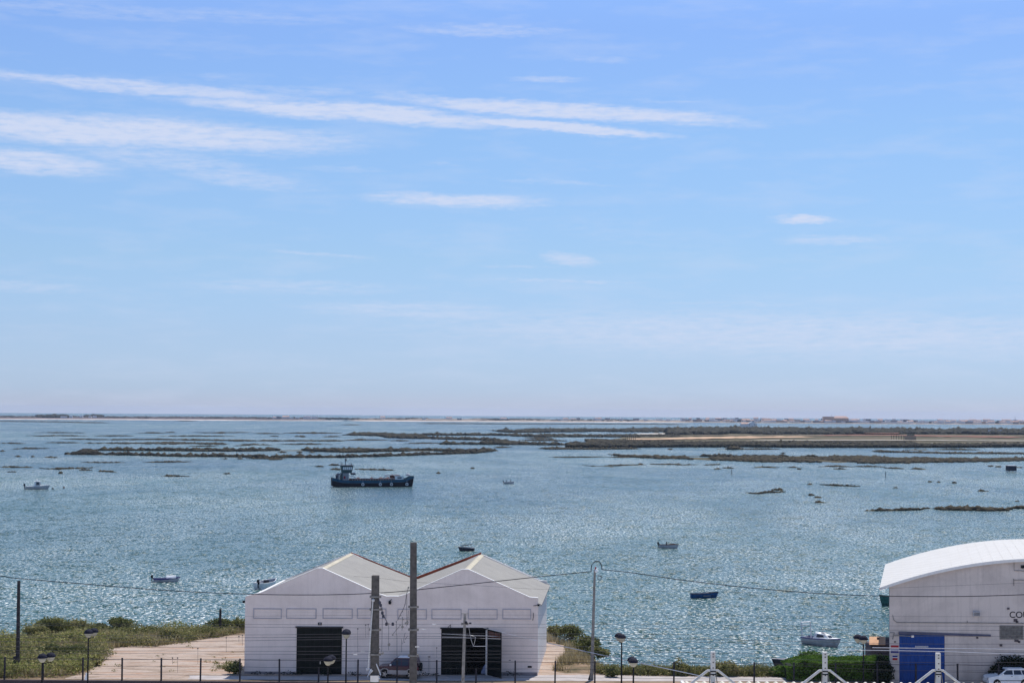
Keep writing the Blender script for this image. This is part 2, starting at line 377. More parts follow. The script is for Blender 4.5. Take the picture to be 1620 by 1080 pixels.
F_ = [(j*nx+i, j*nx+i+1, (j+1)*nx+i+1, (j+1)*nx+i) for j in range(len(ys)-1) for i in range(nx-1)]
t = NT('coast_soil'); n1 = t.noise(t.pos(), .25, 6, .65); n2 = t.noise(t.pos(), 2.5, 5, .65)
c = t.ramp(n1, [(.3, (.10,.085,.045)), (.5, (.24,.17,.11)), (.7, (.36,.27,.19))])
c = t.mix(.6, c, t.ramp(n2, [(.3, .6), (.7, 1.0)]), 'MULTIPLY')
sy = t.n('ShaderNodeSeparateXYZ'); t.L.new(t.n('ShaderNodeNewGeometry').outputs['Position'], sy.inputs[0]); c = t.mix(t.math('LESS_THAN', sy.outputs[1], 164.3), c, t.ramp(n2, [(.3, (.42,.40,.37)), (.7, (.58,.55,.51))]))  # unseen front ground made pale to bounce light onto the shed wall
t.set(t.b.inputs['Base Color'], c); t.b.inputs['Roughness'].default_value = .95
t.b.inputs['Specular IOR Level'].default_value = .1; t.bump(n2, .6, .1); M['soil'] = t.m
g = np_mesh('ground', V_, F_, M['soil'], smooth=True); tag(g, 'brown sandy shore ground', kind='structure')
# paved lot, sheets a few mm above the ground
t = NT('lot_paving'); n1 = t.noise(t.pos(.25, .6, 1), 1, 6, .65); n2 = t.noise(t.pos(), 3, 5, .6)
vor = t.n('ShaderNodeTexVoronoi'); vor.feature = 'DISTANCE_TO_EDGE'; vor.inputs['Scale'].default_value = .16
t.L.new(t.noise(t.pos(), .4, 3, .5, col=True), vor.inputs[0])
c = t.ramp(n1, [(.3, (.29,.21,.155)), (.48, (.40,.315,.255)), (.7, (.46,.38,.32))])
c = t.mix(.7, c, t.ramp(n2, [(.3, .72), (.65, 1.0)]), 'MULTIPLY')
n5 = t.noise(t.pos(.12, .5, 1), 1, 6, .7, 1.5); c = t.mix(t.ramp(n5, [(.53, 0.0), (.60, .75)]), c, (.21,.155,.11))
n6 = t.noise(t.pos(.15, .9, 1), 1, 4, .7, .5); c = t.mix(t.ramp(n6, [(.54, 0.0), (.64, .6)]), c, (.36,.20,.12))
t.set(t.b.inputs['Base Color'], c); t.b.inputs['Roughness'].default_value = .95; t.b.inputs['Specular IOR Level'].default_value = .1; t.bump(n2, .4, .04)
M['paving'] = t.m
def jag(poly, step=1.0, amp=.35):
    out = []
    for i, a in enumerate(poly):
        b = poly[(i+1) % len(poly)]; n = max(1, int((b-a).length/step))
        for k in range(n):
            p = a.lerp(b, k/n); p.x += amp*mn.noise(Vector((p.x*.8, p.y*.8, 1))); p.y += amp*mn.noise(Vector((p.x*.8, p.y*.8, 9))); out.append(p)
    return out
def sheet(name, pix, z, m, label, kind='structure', am=.5):
    P = jag([PZ(x, y, 0) for x, y in pix], 1.0, am); mb = MB(); mb.add([(p.x, max(p.y, 164.9), z) for p in P], [tuple(range(len(P)))])
    o = mb.build(name, m); tag(o, label, kind=kind); return o
sheet('forecourt', [(104,1071.5),(140,1061),(158,1052),(166,1040),(160,1027),(215,1020),(250,1021),(300,1014),(345,1007),(400,1001),(700,1003),(862,1016),(893,1020),(896,1036),(880,1050),(876,1062),(893,1064.5),(985,1065.5),(1080,1066.5),(1230,1068),(1230,1074.2),(700,1075),(400,1074),(104,1073.5)], .008, M['paving'], 'pale sandy forecourt round the white shed')
M['asph'] = mat('asphalt_old', (.42,.38,.36), .95, .12, .6, obj=False)
sheet('road', [(300,1067.5),(420,1069),(700,1068.5),(900,1067),(1080,1069.5),(1500,1074),(1700,1075),(1700,1078),(1080,1077),(700,1076),(300,1074)], .014, M['asph'], 'pale road strip in front of the white shed', am=.25)

# low retaining wall between the yard and the railway cutting
mb = MB(); mb.box(-80, 90, 164.2, 164.62, -1.5, .05); rw = mb.build('retaining_wall', M['gravel_wall']); tag(rw, 'low dark retaining wall along the bottom edge, under the wire fence', 'wall')

# ------------------------------------------------------------ vegetation tools
def leaves(centers, radii, n_each, size, flat=.0, shell=.55):
    """random leaf-size quads filling ellipsoids"""
    Vs = []; 
    for c, r, n in zip(centers, radii, n_each):
        d = rng.normal(size=(n, 3)); d /= np.linalg.norm(d, axis=1)[:, None]
        rad = (shell+(1-shell)*rng.random(n))*(0.85+.3*rng.random(n))
        p = np.array(c)+d*rad[:, None]*np.array(r); p[:, 2] = np.maximum(p[:, 2], c[2]-r[2]*.8)
        a = rng.normal(size=(n, 3)); a /= np.linalg.norm(a, axis=1)[:, None]
        b = np.cross(a, d+rng.normal(size=(n,3))*.5); b /= np.linalg.norm(b, axis=1)[:, None]+1e-6
        s = size*(.6+.8*rng.random(n))[:, None]
        Vs.append(np.stack([p-a*s-b*s*.45, p+a*s-b*s*.45, p+a*s*.8+b*s*.45, p-a*s*.8+b*s*.45], 1).reshape(-1, 3))
    V = np.concatenate(Vs); return V, np.arange(len(V)).reshape(-1, 4)
def grass(pts, h, wdt, blades=7):
    Vs = []
    P = np.repeat(np.array(pts), blades, 0); n = len(P); P = P+np.c_[rng.normal(size=(n, 2))*.14, np.zeros(n)]
    th = rng.random(n)*6.283; d = np.c_[np.cos(th), np.sin(th), np.zeros(n)]; lean = np.c_[rng.normal(size=(n, 2))*.28, np.ones(n)]
    hh = (h*(.5+.8*rng.random(n)))[:, None]
    V = np.stack([P-d*wdt, P+d*wdt, P+d*wdt*.3+lean*hh, P-d*wdt*.3+lean*hh], 1).reshape(-1, 3)
    return V, np.arange(len(V)).reshape(-1, 4)
def inpoly(x, y, P):
    c = False; j = len(P)-1
    for i in range(len(P)):
        if (P[i][1] > y) != (P[j][1] > y) and x < (P[j][0]-P[i][0])*(y-P[i][1])/(P[j][1]-P[i][1])+P[i][0]: c = not c
        j = i
    return c
def scatter(pix, n):
    P = [PZ(x, y, 0) for x, y in pix]; P = [(p.x, p.y) for p in P]; xs = [p[0] for p in P]; ys = [p[1] for p in P]; out = []
    while len(out) < n:
        x = random.uniform(min(xs), max(xs)); y = random.uniform(min(ys), max(ys))
        if inpoly(x, y, P): out.append((x, y, max(gz(x, y), -.6)))
    return out
LEFT = [(-60,1015),(0,1014),(60,998),(110,992),(388,992),(388,1001),(345,1007),(300,1014),(250,1022),(215,1021),(160,1027),(166,1041),(156,1052),(105,1068),(60,1071),(-60,1071)]
RIGHT = [(862,1003),(915,1012),(930,1030),(950,1050),(975,1062),(900,1063),(876,1060),(882,1045),(898,1038),(894,1020),(862,1014)]
STRIP = [(940,1063),(1030,1063),(1190,1064),(1240,1068),(1235,1069.5),(1080,1068.5),(960,1066.5)]
# tall dry and green grass
pts = scatter(LEFT, 5200)+scatter(RIGHT, 900)
pts = [p for p in pts if mn.noise(Vector((p[0]*.22, p[1]*.22, 0))) > -.28]
V_, F_ = grass(pts, .66, .035); tag(np_mesh('dry_grass', V_, F_, M['drygrass']), 'dry pale grass and weeds on the shore', 'grass', kind='stuff')
# low scrub covering
def cover(name, pts, r0, r1, nl, size, m, label, hk=.62):
    c = []; r = []; k = []
    for p in pts:
        a = random.uniform(r0, r1)*(1+.7*max(-.3, mn.noise(Vector((p[0]*.3, p[1]*.3, 4))))); c.append((p[0], p[1], p[2]+a*.35)); r.append((a*1.25, a, a*hk*random.uniform(.8, 1.3))); k.append(int(nl*a*a))
    V, Fq = leaves(c, r, k, size); o = np_mesh(name, V, Fq, m); tag(o, label, 'scrub', kind='stuff'); return o
lp = [p for p in scatter(LEFT, 900) if mn.noise(Vector((p[0]*.16+4, p[1]*.16, 0))) > -.12]
cover('shore_scrub', lp, .45, 1.25, 120, .09, M['scrub'], 'low olive green scrub spread over the shore left of the shed')
M['bright'] = leafmat('yellow_green_leaves', (.10,.12,.03), (.25,.26,.07), (.42,.36,.16), .3)
cover('tall_weeds', [p for p in scatter(LEFT, 260) if mn.noise(Vector((p[0]*.12+9, p[1]*.12, 2))) > .0], .7, 1.5, 110, .10, M['bright'], 'taller yellow green weeds standing out of the shore scrub', .85)
rp = [p for p in scatter(STRIP, 150)]
cover('shore_weeds', rp, .4, .85, 160, .085, M['scrub'], 'strip of green weeds along the water edge right of the shed', .9)
V_, F_ = grass(scatter(STRIP, 900), .75, .03); tag(np_mesh('reed_grass', V_, F_, M['scrub']), 'upright green grass along the water edge right of the shed', 'grass', kind='stuff')
pw = []
for (x, y) in [(430,1063.5),(470,1063),(455,1064),(405,1063.5),(520,1064),(560,1064),(672,1064),(690,1064.5),(815,1065)]:
    p = PZ(x, y, 0); pw += [(p.x+random.uniform(-.6,.6), min(p.y, 169.0)+random.uniform(-.3,.1), 0) for _ in range(3)]
cover('yard_weeds', [(p[0], p[1], 0) for p in scatter([(335,1048),(372,1046),(372,1060),(340,1058)], 26)]+[(p[0], p[1], 0) for p in scatter([(170,1040),(380,1005),(380,1060),(160,1066)], 16)], .15, .38, 300, .055, M['scrub'], 'small dry weeds growing through the sandy forecourt', .5)
cover('wall_weeds', pw, .22, .5, 260, .06, M['darktree'], 'dark weeds at the foot of the shed wall', .8)
# individual shrubs
def shrub(px, py, rx, ry, rz, label, m='shrub', n=900, size=.10, group=None, z=0, sub=9, Y=None):
    p = PZ(px, py, z) if Y is None else Vector((PY(px, py, Y).x, Y, z))
    e = empty('shrub', p, 0, label, 'shrub', group)
    cs = []; rs = []; k = []
    for i in range(sub):
        a = random.uniform(0, 6.28); q = random.uniform(.15, .72); s = random.uniform(.32, .55)
        cs.append((math.cos(a)*q*rx, math.sin(a)*q*ry, rz*random.uniform(.35, .72)*(1.1-.5*q))); rs.append((rx*s, ry*s, rz*s*.75)); k.append(n//sub)
    cs.append((0,0,rz*.35)); rs.append((rx*.8, ry*.8, rz*.45)); k.append(n//3)
    V, Fq = leaves(cs, rs, k, size); np_mesh('foliage', V, Fq, M[m], e)
    mb = MB()
    for i in range(5):
        a = i*1.3; mb.tube([(0,0,-.1), (math.cos(a)*rx*.25, math.sin(a)*ry*.25, rz*.35), (math.cos(a)*rx*.5, math.sin(a)*ry*.5, rz*.65)], [.05,.035,.015], 5)
    mb.build('stem', M['wood_dark'], e); return e
S = [(88,999,2.9,2.0,1.9,'big dark rounded shrub at the water edge behind the taller left lamp'),
 (122,998,1.7,1.4,1.3,'greyish shrub on the left shore just right of the biggest dark shrub'),
 (60,1006,1.6,1.3,1.2,'olive shrub on the left shore at the waterside end of the slope'),
 (196,996,2.3,1.5,1.45,'dark green shrub on the shore skyline between the left lamp and the wooden post'),
 (160,998,1.5,1.2,.9,'low shrub on the skyline just right of the taller left lamp'),
 (240,1005,1.5,1.1,1.1,'pale green shrub at the back corner of the sandy forecourt'),
 (270,1012,1.9,1.2,1.2,'wide low olive shrub bordering the sandy forecourt'),
 (352,997,2.2,1.2,1.5,'dense green shrub beside the short wooden post'),
 (376,996,1.4,1.1,1.4,'green shrub against the back left corner of the shed'),
 (75,1040,2.0,1.5,1.3,'dark green shrub low on the left slope behind the lower double lamp'),
 (148,1052,1.0,.9,1.1,'small brownish shrub at the left edge of the sandy forecourt'),
 (122,1040,1.9,1.4,1.25,'broad green shrub left of the sandy forecourt behind the taller lamp'),
 (22,1040,1.7,1.2,1.1,'olive shrub at the foot of the leaning wooden pole'),
 (371,1065.5,.95,.7,1.5,'bushy light green plant by the front left corner of the shed'),
 (902,1011,1.9,1.4,1.7,'tall dark green shrub on the bank right of the shed'),
 (928,1030,1.7,1.3,1.9,'dark shrub on the bank behind the slim concrete pole'),
 (946,1040,1.5,1.0,1.2,'shrub hanging over the water right of the slim concrete pole'),
 (878,1006,1.3,1.1,1.2,'olive shrub beside the back right corner of the shed'),
 (968,1070,.9,.6,1.25,'small bushy plant at the foot of the lamp near the water'),
 (1147,1068,1.9,1.0,1.55,'brownish green round bush between two white concrete posts'),
 (1075,1067,1.1,.7,1.5,'slender green bush in the waterside weeds'),
 (1277,1052,1.5,1.1,1.5,'bright green bush rising above the left end of the hedge'),
 (1236,1069,1.4,.9,1.1,'loose green bush at the left end of the clipped hedge')]
for i, (x, y, a, b, c_, l) in enumerate(S):
    if y < 1056: c_ *= 1.15
    shrub(x, y, a, b, c_, l, 'hedge' if 'bright' in l or 'loose' in l else ('scrub' if any(q in l for q in ('olive','pale','greyish','brownish','slender')) else 'shrub'), int(700*a), .11)
# clipped hedge (right)
e = empty('hedge', (27.6, 167.2, 0), 0, 'clipped bright green hedge left of the grey hall with the blue gate', 'hedge')
mb = MB()
n = 14000; X = rng.random(n)*11.6-.6; Yv = rng.random(n)*4.2; top = rng.random(n) < .62
hz = 1.85+.32*np.array([mn.noise(Vector((x*.5, y*.5, 0))) for x, y in zip(X, Yv)])-.55*np.exp(-(X+.6)**2/1.2)
Z = np.where(top, hz, rng.random(n)*hz); Yv = np.where(top, Yv, rng.random(n)*.35)
p = np.c_[X, Yv, Z]; a = rng.normal(size=(n,3)); a /= np.linalg.norm(a, axis=1)[:, None]; b = np.cross(a, rng.normal(size=(n,3))); b /= np.linalg.norm(b, axis=1)[:, None]
s = .10*(.6+.8*rng.random(n))[:, None]
V_ = np.stack([p-a*s-b*s*.5, p+a*s-b*s*.5, p+a*s+b*s*.5, p-a*s+b*s*.5], 1).reshape(-1, 3)
np_mesh('foliage', V_, np.arange(len(V_)).reshape(-1, 4), M['hedge'], e)
mb.box(-.5, 10.9, .25, 4.1, 0, 1.45); mb.build('inner_core', M['darktree'], e)  # solid dark core box, inner shade of the hedge put into its colour
shrub(1397, 1075, 1.15, 1.0, 2.6, 'dark round clipped shrub against the left corner of the grey hall', 'darktree', 3200, .09, sub=12, Y=166.0)
e = shrub(1603, 1075, 2.6, .9, 2.75, 'wide dark clipped bush behind the white car', 'darktree', 6000, .10, sub=14, Y=165.9)

# ------------------------------------------------------------ white twin-gabled shed
D0 = 169.5
def wp(px, py, Y=D0): return PY(px, py, Y)
sd = Vector((1.25, 19.0, 0))
shed = empty('warehouse', (-11.9, D0, 0), 0, 'long white warehouse with two gables, grey roofs and dark doors', 'warehouse')
o0 = Vector((-11.9, D0, 0))
def loc(p): return Vector(p)-o0
prof_px = [(388,945),(390.5,943),(412,938),(502,899),(510,899),(602,940.5),(611,943.5),(631,943.5),(640,941),(731,901),(741,901),(838,945),(851.5,946)]
prof = [loc(wp(*q)) for q in prof_px]
xl = prof[0].x; xr = prof[-1].x
# door openings in the front wall: local x ranges
d1 = (loc(wp(469.5,1000)).x, loc(wp(541,1000)).x, wp(505,991.8).z); d2 = (loc(wp(698,1000)).x, loc(wp(771,1000)).x, wp(735,994).z)
TH = .35
def front_segment(mb, x0, x1, zb):
    def ztop(x):
        for a, b in zip(prof, prof[1:]):
            if a.x <= x <= b.x: return a.z+(b.z-a.z)*(x-a.x)/(b.x-a.x)
        return prof[0].z if x < prof[0].x else prof[-1].z
    xs = [x0]+[p.x for p in prof if x0+1e-4 < p.x < x1-1e-4]+[x1]
    poly = [(x0,0,zb),(x1,0,zb)]+[(x,0,ztop(x)) for x in reversed(xs)]
    mb.prism([Vector(p) for p in poly], (0,TH,0))
mb = MB(); eps = .0
front_segment(mb, xl, d1[0], 0); front_segment(mb, d1[0], d1[1], d1[2]); front_segment(mb, d1[1], d2[0], 0); front_segment(mb, d2[0], d2[1], d2[2]); front_segment(mb, d2[1], xr, 0)
mb.build('front_wall', M['wall'], shed)
# side and back walls
mb = MB(); zE = prof[-1].z-.25; zR_ = wp(855.5,956.2).z+.02
mb.prism([(xr-.001,TH,0),(xr-.001,TH,zR_),(xr-TH,TH,zR_),(xr-TH,TH,0)], sd-Vector((0,TH,0)))
mb.prism([(xl,TH,0),(xl+TH,TH,0),(xl+TH,TH,zE),(xl,TH,zE)], sd-Vector((0,TH,0)))
pb = [Vector((p.x, 0, p.z-.15))+sd for p in prof]
mb.prism([Vector((xl,0,0))+sd]+[Vector((xr,0,0))+sd]+pb[::-1], (0,TH,0))
mb.build('side_wall', M['trim'], shed)
# roofs: two gables, slabs running back
pk1 = Vector(((prof[3].x+prof[4].x)/2, TH, prof[3].z-.10)); pk2 = Vector(((prof[9].x+prof[10].x)/2, TH, prof[9].z-.10))
vl = Vector(((prof[6].x+prof[7].x)/2, TH, prof[6].z-.20)); el_ = Vector((prof[0].x-.05, TH, prof[0].z-.25)); er = Vector((prof[-1].x+.30, TH, wp(855.5,956.2).z))
bk = sd+Vector((0,.3,0))-Vector((0,TH,0))
def slab(a, b, name='roof', m=M['roof'], th=.07):
    mb = MB(); nrm = Vector((0,0,-th)); mb.prism([a, b, b+nrm, a+nrm], bk); return mb.build(name, m, shed)
slab(el_, pk1); slab(pk1, vl); slab(vl, pk2); slab(pk2, er)
mb = MB()
for pk, a, b in ((pk1, el_, vl), (pk2, vl, er)):
    for q in (a, b):
        d = (q-pk).normalized()*.34; up_ = Vector((0,0,.035)); mb.prism([pk+up_+Vector((0,-.02,.02)), pk+d+up_, pk+d+Vector((0,0,.005)), pk+Vector((0,0,.003))], bk)
mb.build('ridge_cap', M['ridge'], shed)
mb = MB()                               # back verge in red-brown, standing a little proud
for a, b, u1, u2 in ((pk1, vl, .14, .12), (vl, pk2, .30, .26)):
    A = a+bk+Vector((0,.02,0)); B = b+bk+Vector((0,.02,0)); mb.prism([A+Vector((0,0,u1)), B+Vector((0,0,u2)), B-Vector((0,0,.12)), A-Vector((0,0,.12))], (0,.12,0))
mb.build('verge', M['verge'], shed)
mb = MB()
for a, b in ((el_, pk1), (pk2, er)):
    A = a+bk+Vector((0,.02,0)); B = b+bk+Vector((0,.02,0)); mb.prism([A+Vector((0,0,.12)), B+Vector((0,0,.12)), B-Vector((0,0,.12)), A-Vector((0,0,.12))], (0,.12,0))
mb.build('back_flashing', M['trim'], shed)
mb = MB()
mb.prism([vl+Vector((-.3,.0,.09)), vl+Vector((.3,0,.09)), vl+Vector((.3,0,.06)), vl+Vector((-.3,0,.06))], bk)
mb.build('valley_gutter', M['roof'], shed)
mb = MB()                               # coping that follows the parapet
for a, b in zip(prof, prof[1:]):
    mb.prism([a+Vector((0,-.05,.005)), b+Vector((0,-.05,.005)), b+Vector((0,-.05,.075)), a+Vector((0,-.05,.075))], (0,TH+.10,0))
mb.build('coping', M['trim'], shed)
M['eave'] = mat('eave_grey', (.34,.32,.30), .9, .1, 2)
mb = MB(); mb.prism([er+Vector((0,0,-.01)), er+Vector((.06,0,-.01)), er+Vector((.06,0,-.16)), er+Vector((0,0,-.16))], bk); mb.build('gutter', M['eave'], shed)
# recessed panels: mouldings round a set-back centre, edge shadow put into their darker colour
PXS = [(400.7,445.6),(452.9,500.4),(510.6,557.8),(565,611),(629,675),(682.7,730),(740.4,787),(794.9,840)]
M['panel'] = mat('panel_frame_shade', (.46,.43,.46), .9, .06, 2)
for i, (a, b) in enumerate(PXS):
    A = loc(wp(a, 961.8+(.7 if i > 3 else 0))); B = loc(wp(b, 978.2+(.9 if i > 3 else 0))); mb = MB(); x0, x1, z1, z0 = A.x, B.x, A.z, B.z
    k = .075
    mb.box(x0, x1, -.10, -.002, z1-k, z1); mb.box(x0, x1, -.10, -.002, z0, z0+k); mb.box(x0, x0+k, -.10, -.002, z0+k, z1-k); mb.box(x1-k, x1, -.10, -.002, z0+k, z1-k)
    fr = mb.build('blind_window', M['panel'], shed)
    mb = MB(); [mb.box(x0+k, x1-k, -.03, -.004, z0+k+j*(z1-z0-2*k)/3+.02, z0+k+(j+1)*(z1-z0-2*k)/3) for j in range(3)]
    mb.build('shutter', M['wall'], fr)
# doors
mb = MB(); nb = 10; w_ = (d1[1]-d1[0])/nb
for k in range(nb): mb.box(d1[0]+k*w_+.001, d1[0]+(k+1)*w_-.001, -.06-(k % 2)*.003, -.01, .02, d1[2]+.08)
dr = mb.build('door', M['doorblack'], shed)
mb = MB(); mb.box(d1[0]-.12, d1[1]+.12, -.14, -.075, d1[2]-.05, d1[2]+.10); mb.build('door_rail', M['black'], dr)
mb = MB(); mb.box((d1[0]+d1[1])/2+.1, (d1[0]+d1[1])/2+.16, -.12, -.07, 1.0, 1.25); mb.build('handle', M['alu'], dr)
# open right door: dark interior, standing leaf, pale jamb
mb = MB(); ix0, ix1 = d2[0], d2[1]
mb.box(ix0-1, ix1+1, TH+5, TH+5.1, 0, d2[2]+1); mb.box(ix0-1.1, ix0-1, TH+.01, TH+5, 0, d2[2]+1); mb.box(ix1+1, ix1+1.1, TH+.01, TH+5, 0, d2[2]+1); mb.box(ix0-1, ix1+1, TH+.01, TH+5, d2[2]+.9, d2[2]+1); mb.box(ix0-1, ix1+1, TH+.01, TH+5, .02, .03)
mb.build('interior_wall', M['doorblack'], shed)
mb = MB(); nw = (ix1-ix0)*.56
for k in range(5): mb.box(ix0+k*nw/5, ix0+(k+1)*nw/5-.02, .12, .18, .02, d2[2]-.02)
mb.build('sliding_door', M['doorblack'], shed)
mb = MB(); mb.box(ix0-.1, ix1+.1, -.12, -.01, d2[2]-.02, d2[2]+.12); mb.build('door_rail', M['black'], shed)
h0 = loc(wp(771.5, 994)); h1 = loc(PY(793, 998.6, 167.2)); h0.y = -.05
dv = (h1-h0); dv.z = 0; nrm = Vector((-dv.y, dv.x, 0)).normalized()*.06
mb = MB(); mb.prism([(h0.x, h0.y, .05), (h1.x, h1.y, .05), (h1.x, h1.y, d2[2]), (h0.x, h0.y, d2[2])], nrm)
lf = mb.build('open_door_leaf', M['doorblack'], shed)
mb = MB(); q0 = h0+dv*.08-nrm*.1; q1 = h0+dv*.95-nrm*.1
for s_ in (0, 1):
    a = h0+dv*(.08+.45*s_)-nrm*.15; b = h0+dv*(.48+.45*s_)-nrm*.15; mb.prism([(a.x,a.y,d2[2]-.75),(b.x,b.y,d2[2]-.75),(b.x,b.y,d2[2]-.15),(a.x,a.y,d2[2]-.15)], -nrm*.2)
mb.build('panel', M['rust'], lf)
mb = MB(); mb.box(ix1-.16, ix1-.02, -.05, .10, 0, d2[2]-.1); mb.build('door_jamb', M['concrete_pale'], shed)
# number plate 40 over the left door
c_ = loc(wp(506, 986)); mb = MB(); mb.box(c_.x-.19, c_.x+.19, -.04, -.003, c_.z-.13, c_.z+.13); pl = mb.build('number_plate', M['black'], shed)
def text(s, size, loc_, m, parent, name='lettering', rz=0, depth=.01):
    cu = bpy.data.curves.new(name, 'FONT'); cu.body = s; cu.size = size; cu.extrude = depth; cu.offset = .008*size; cu.align_x = 'CENTER'; cu.align_y = 'CENTER'
    tmp = bpy.data.objects.new(name, cu); me = bpy.data.meshes.new_from_object(tmp); bpy.data.objects.remove(tmp); me.materials.append(m)
    o = bpy.data.objects.new(name, me); C.objects.link(o); o.parent = parent; o.location = loc_; o.rotation_euler = (math.pi/2, 0, rz); return o
text('48', .22, (c_.x, -.055, c_.z), M['greyboat'], pl)
# wall lamps, small vent, bracket
c_ = loc(wp(617, 951.5)); mb = MB(); mb.lathe([(0,-.22),(.12,-.2),(.15,0),(.10,.14),(0,.16)], 10, (c_.x,-.22,c_.z)); mb.tube([(c_.x,-.22,c_.z+.15),(c_.x+.16,-.02,c_.z+.25)], .03); mb.build('wall_lamp', M['black'], shed)
c_ = loc(wp(852, 956)); mb = MB(); mb.box(c_.x-.12, c_.x+.1, -.3, -.02, c_.z-.1, c_.z+.06); mb.tube([(c_.x-.1,-.1,c_.z-.05),(c_.x-.5,-.03,c_.z-.1)], .03); mb.build('wall_lamp', M['black'], shed)
c_ = loc(wp(713, 991)); mb = MB(); mb.tube([(c_.x,-.02,c_.z-.2),(c_.x,-.25,c_.z+.25),(c_.x-.35,-.3,c_.z-.1)], .035); mb.build('bracket', M['black'], shed)
c_ = loc(wp(838, 1054)); mb = MB(); mb.box(c_.x-.2, c_.x+.2, -.03, -.003, c_.z-.09, c_.z+.09); mb.build('vent', M['black'], shed)
c_ = loc(wp(844, 975)); mb = MB(); mb.tube([(c_.x,-.04,c_.z+.4),(c_.x,-.1,c_.z),(c_.x-.08,-.05,c_.z-.35)], .025); mb.build('bracket', M['black'], shed)
c_ = loc(wp(387.5, 951)); mb = MB(); mb.box(c_.x-.25, c_.x-.02, .05, .2, c_.z-.15, c_.z+.1); mb.build('cable_clamp', M['black'], shed)
# darker strips along the foot of the front wall, outside the doors
M['base_strip'] = wallmat('base_strip', (.30,.27,.28), (.12,.10,.10), 1.2, .9)
mb = MB(); mb.box(d2[1]+.1, xr-.05, -.025, -.003, 0, .32); mb.box(xl+.02, d1[0]-.05, -.025, -.003, 0, .22); mb.build('base_strip', M['base_strip'], shed)
# pale sack in the doorway
p = wp(766.5, 1063); mb = MB()
mb.lathe([(0,0),(.34,.03),(.40,.25),(.30,.55),(.22,.8),(.10,.95),(0,1.0)], 12, (0,0,0)); sk = mb.build('sack', M['tarp'], smooth=True)
for v in sk.data.vertices: v.co += Vector(mn.noise_vector(v.co*3))*.06; v.co.x += .12*v.co.z
sk.location = (p.x, D0+.35, .02); tag(sk, 'bluish sack standing in the open right door of the white warehouse', 'sack')

# ------------------------------------------------------------ right hall with arched roof
HY = 166.4; hd = Vector((6.2, 25.0, 0)); hall = empty('storage_hall', (wp(1408,1075,HY).x, HY, 0), 0, 'weathered grey hall with white arched roof and blue gate', 'building')
h0_ = hall.location.copy()
def hl(px, py): return PY(px, py, HY)-h0_
HW = 30.0; zl = hl(1408,926).z; rise = 2.55; NA = 32
def arc(x): u_ = 2*x/HW-1; return zl+rise*(1-u_*u_)
mb = MB(); bx0 = hl(1422.5,1000).x; bx1 = hl(1494.5,1000).x; bz = hl(1460,1001.5).z
def arcseg(x0, x1, zb):
    n = max(2, int((x1-x0)/1.0)); top = [(x0+(x1-x0)*k/n, 0, arc(x0+(x1-x0)*k/n)) for k in range(n+1)]
    mb.prism([Vector(q) for q in [(x0,0,zb),(x1,0,zb)]+top[::-1]], (0,.3,0))
arcseg(0, bx0, 0); arcseg(bx0, bx1, bz); arcseg(bx1, HW, 0); mb.build('front_wall', M['wall_old'], hall)
mb = MB()
mb.prism([(0,.3,0),(.3,.3,0),(.3,.3,zl-.1),(0,.3,zl-.1)], hd); mb.prism([(HW-.3,.3,0),(HW,.3,0),(HW,.3,zl-.1),(HW-.3,.3,zl-.1)], hd)
mb.build('side_wall', M['wall_old'], hall)
mb = MB(); ov = 1.05
def rpt(k, dz): x = -ov+(HW+2*ov)*k/NA; u_ = 2*x/HW-1; return Vector((x, -.32, zl+rise*(1-u_*u_)+.10+dz))
for k in range(NA):
    a, b = rpt(k,0), rpt(k+1,0); a2, b2 = rpt(k,.10), rpt(k+1,.10)
    mb.prism([a, b, b2, a2], hd+Vector((0,.9,0)))
for k in range(1, NA):
    a = rpt(k, .101); c3 = Vector((.02,0,0)); mb.prism([a-c3, a+c3, a+c3+Vector((0,0,.018)), a-c3+Vector((0,0,.018))], hd+Vector((0,.9,0)))
mb.build('arched_roof', M['roofwhite'], hall)
mb = MB()
for k in range(NA):
    a, b = rpt(k,-.16), rpt(k+1,-.16); a2, b2 = rpt(k,.125), rpt(k+1,.125); v = Vector((0,-.06,0)); mb.prism([a+v, b+v, b2+v, a2+v], (0,.055,0))
mb.build('roof_edge', M['trim'], hall)
mb = MB()
for k in range(NA):
    a, b = rpt(k,-.05), rpt(k+1,-.05); a2, b2 = rpt(k,-.005), rpt(k+1,-.005); a.y = b.y = a2.y = b2.y = -.25; mb.prism([a,b,b2,a2], (0,.3,0))
mb.build('soffit', M['verge'], hall)
mb = MB(); nb = 12; w_ = (bx1-bx0)/nb
for k in range(nb): mb.box(bx0+k*w_+.006, bx0+(k+1)*w_-.006, .04-(k%2)*.014, .12, .03, bz-.01)
gt = mb.build('gate', M['bluedoor'], hall)
mb = MB(); a = hl(1448,1022); b = hl(1469,1022); n_ = 12
for k in range(n_):
    x = a.x+(b.x-a.x)*k/n_; mb.box(x, x+.07, -.0, .024, a.z-.09, a.z+.07)
mb.build('lettering', M['greyboat'], gt)
mb = MB(); a = hl(1421.5,1000.3); b = hl(1567,1004.6); mb.prism([(a.x,-.14,a.z-.14),(b.x,-.14,b.z-.09),(b.x,-.14,b.z+.09),(a.x,-.14,a.z+.14)], (0,.12,0)); mb.build('gate_rail', mat('grey_blue_rail', (.10,.10,.15), .6), hall)
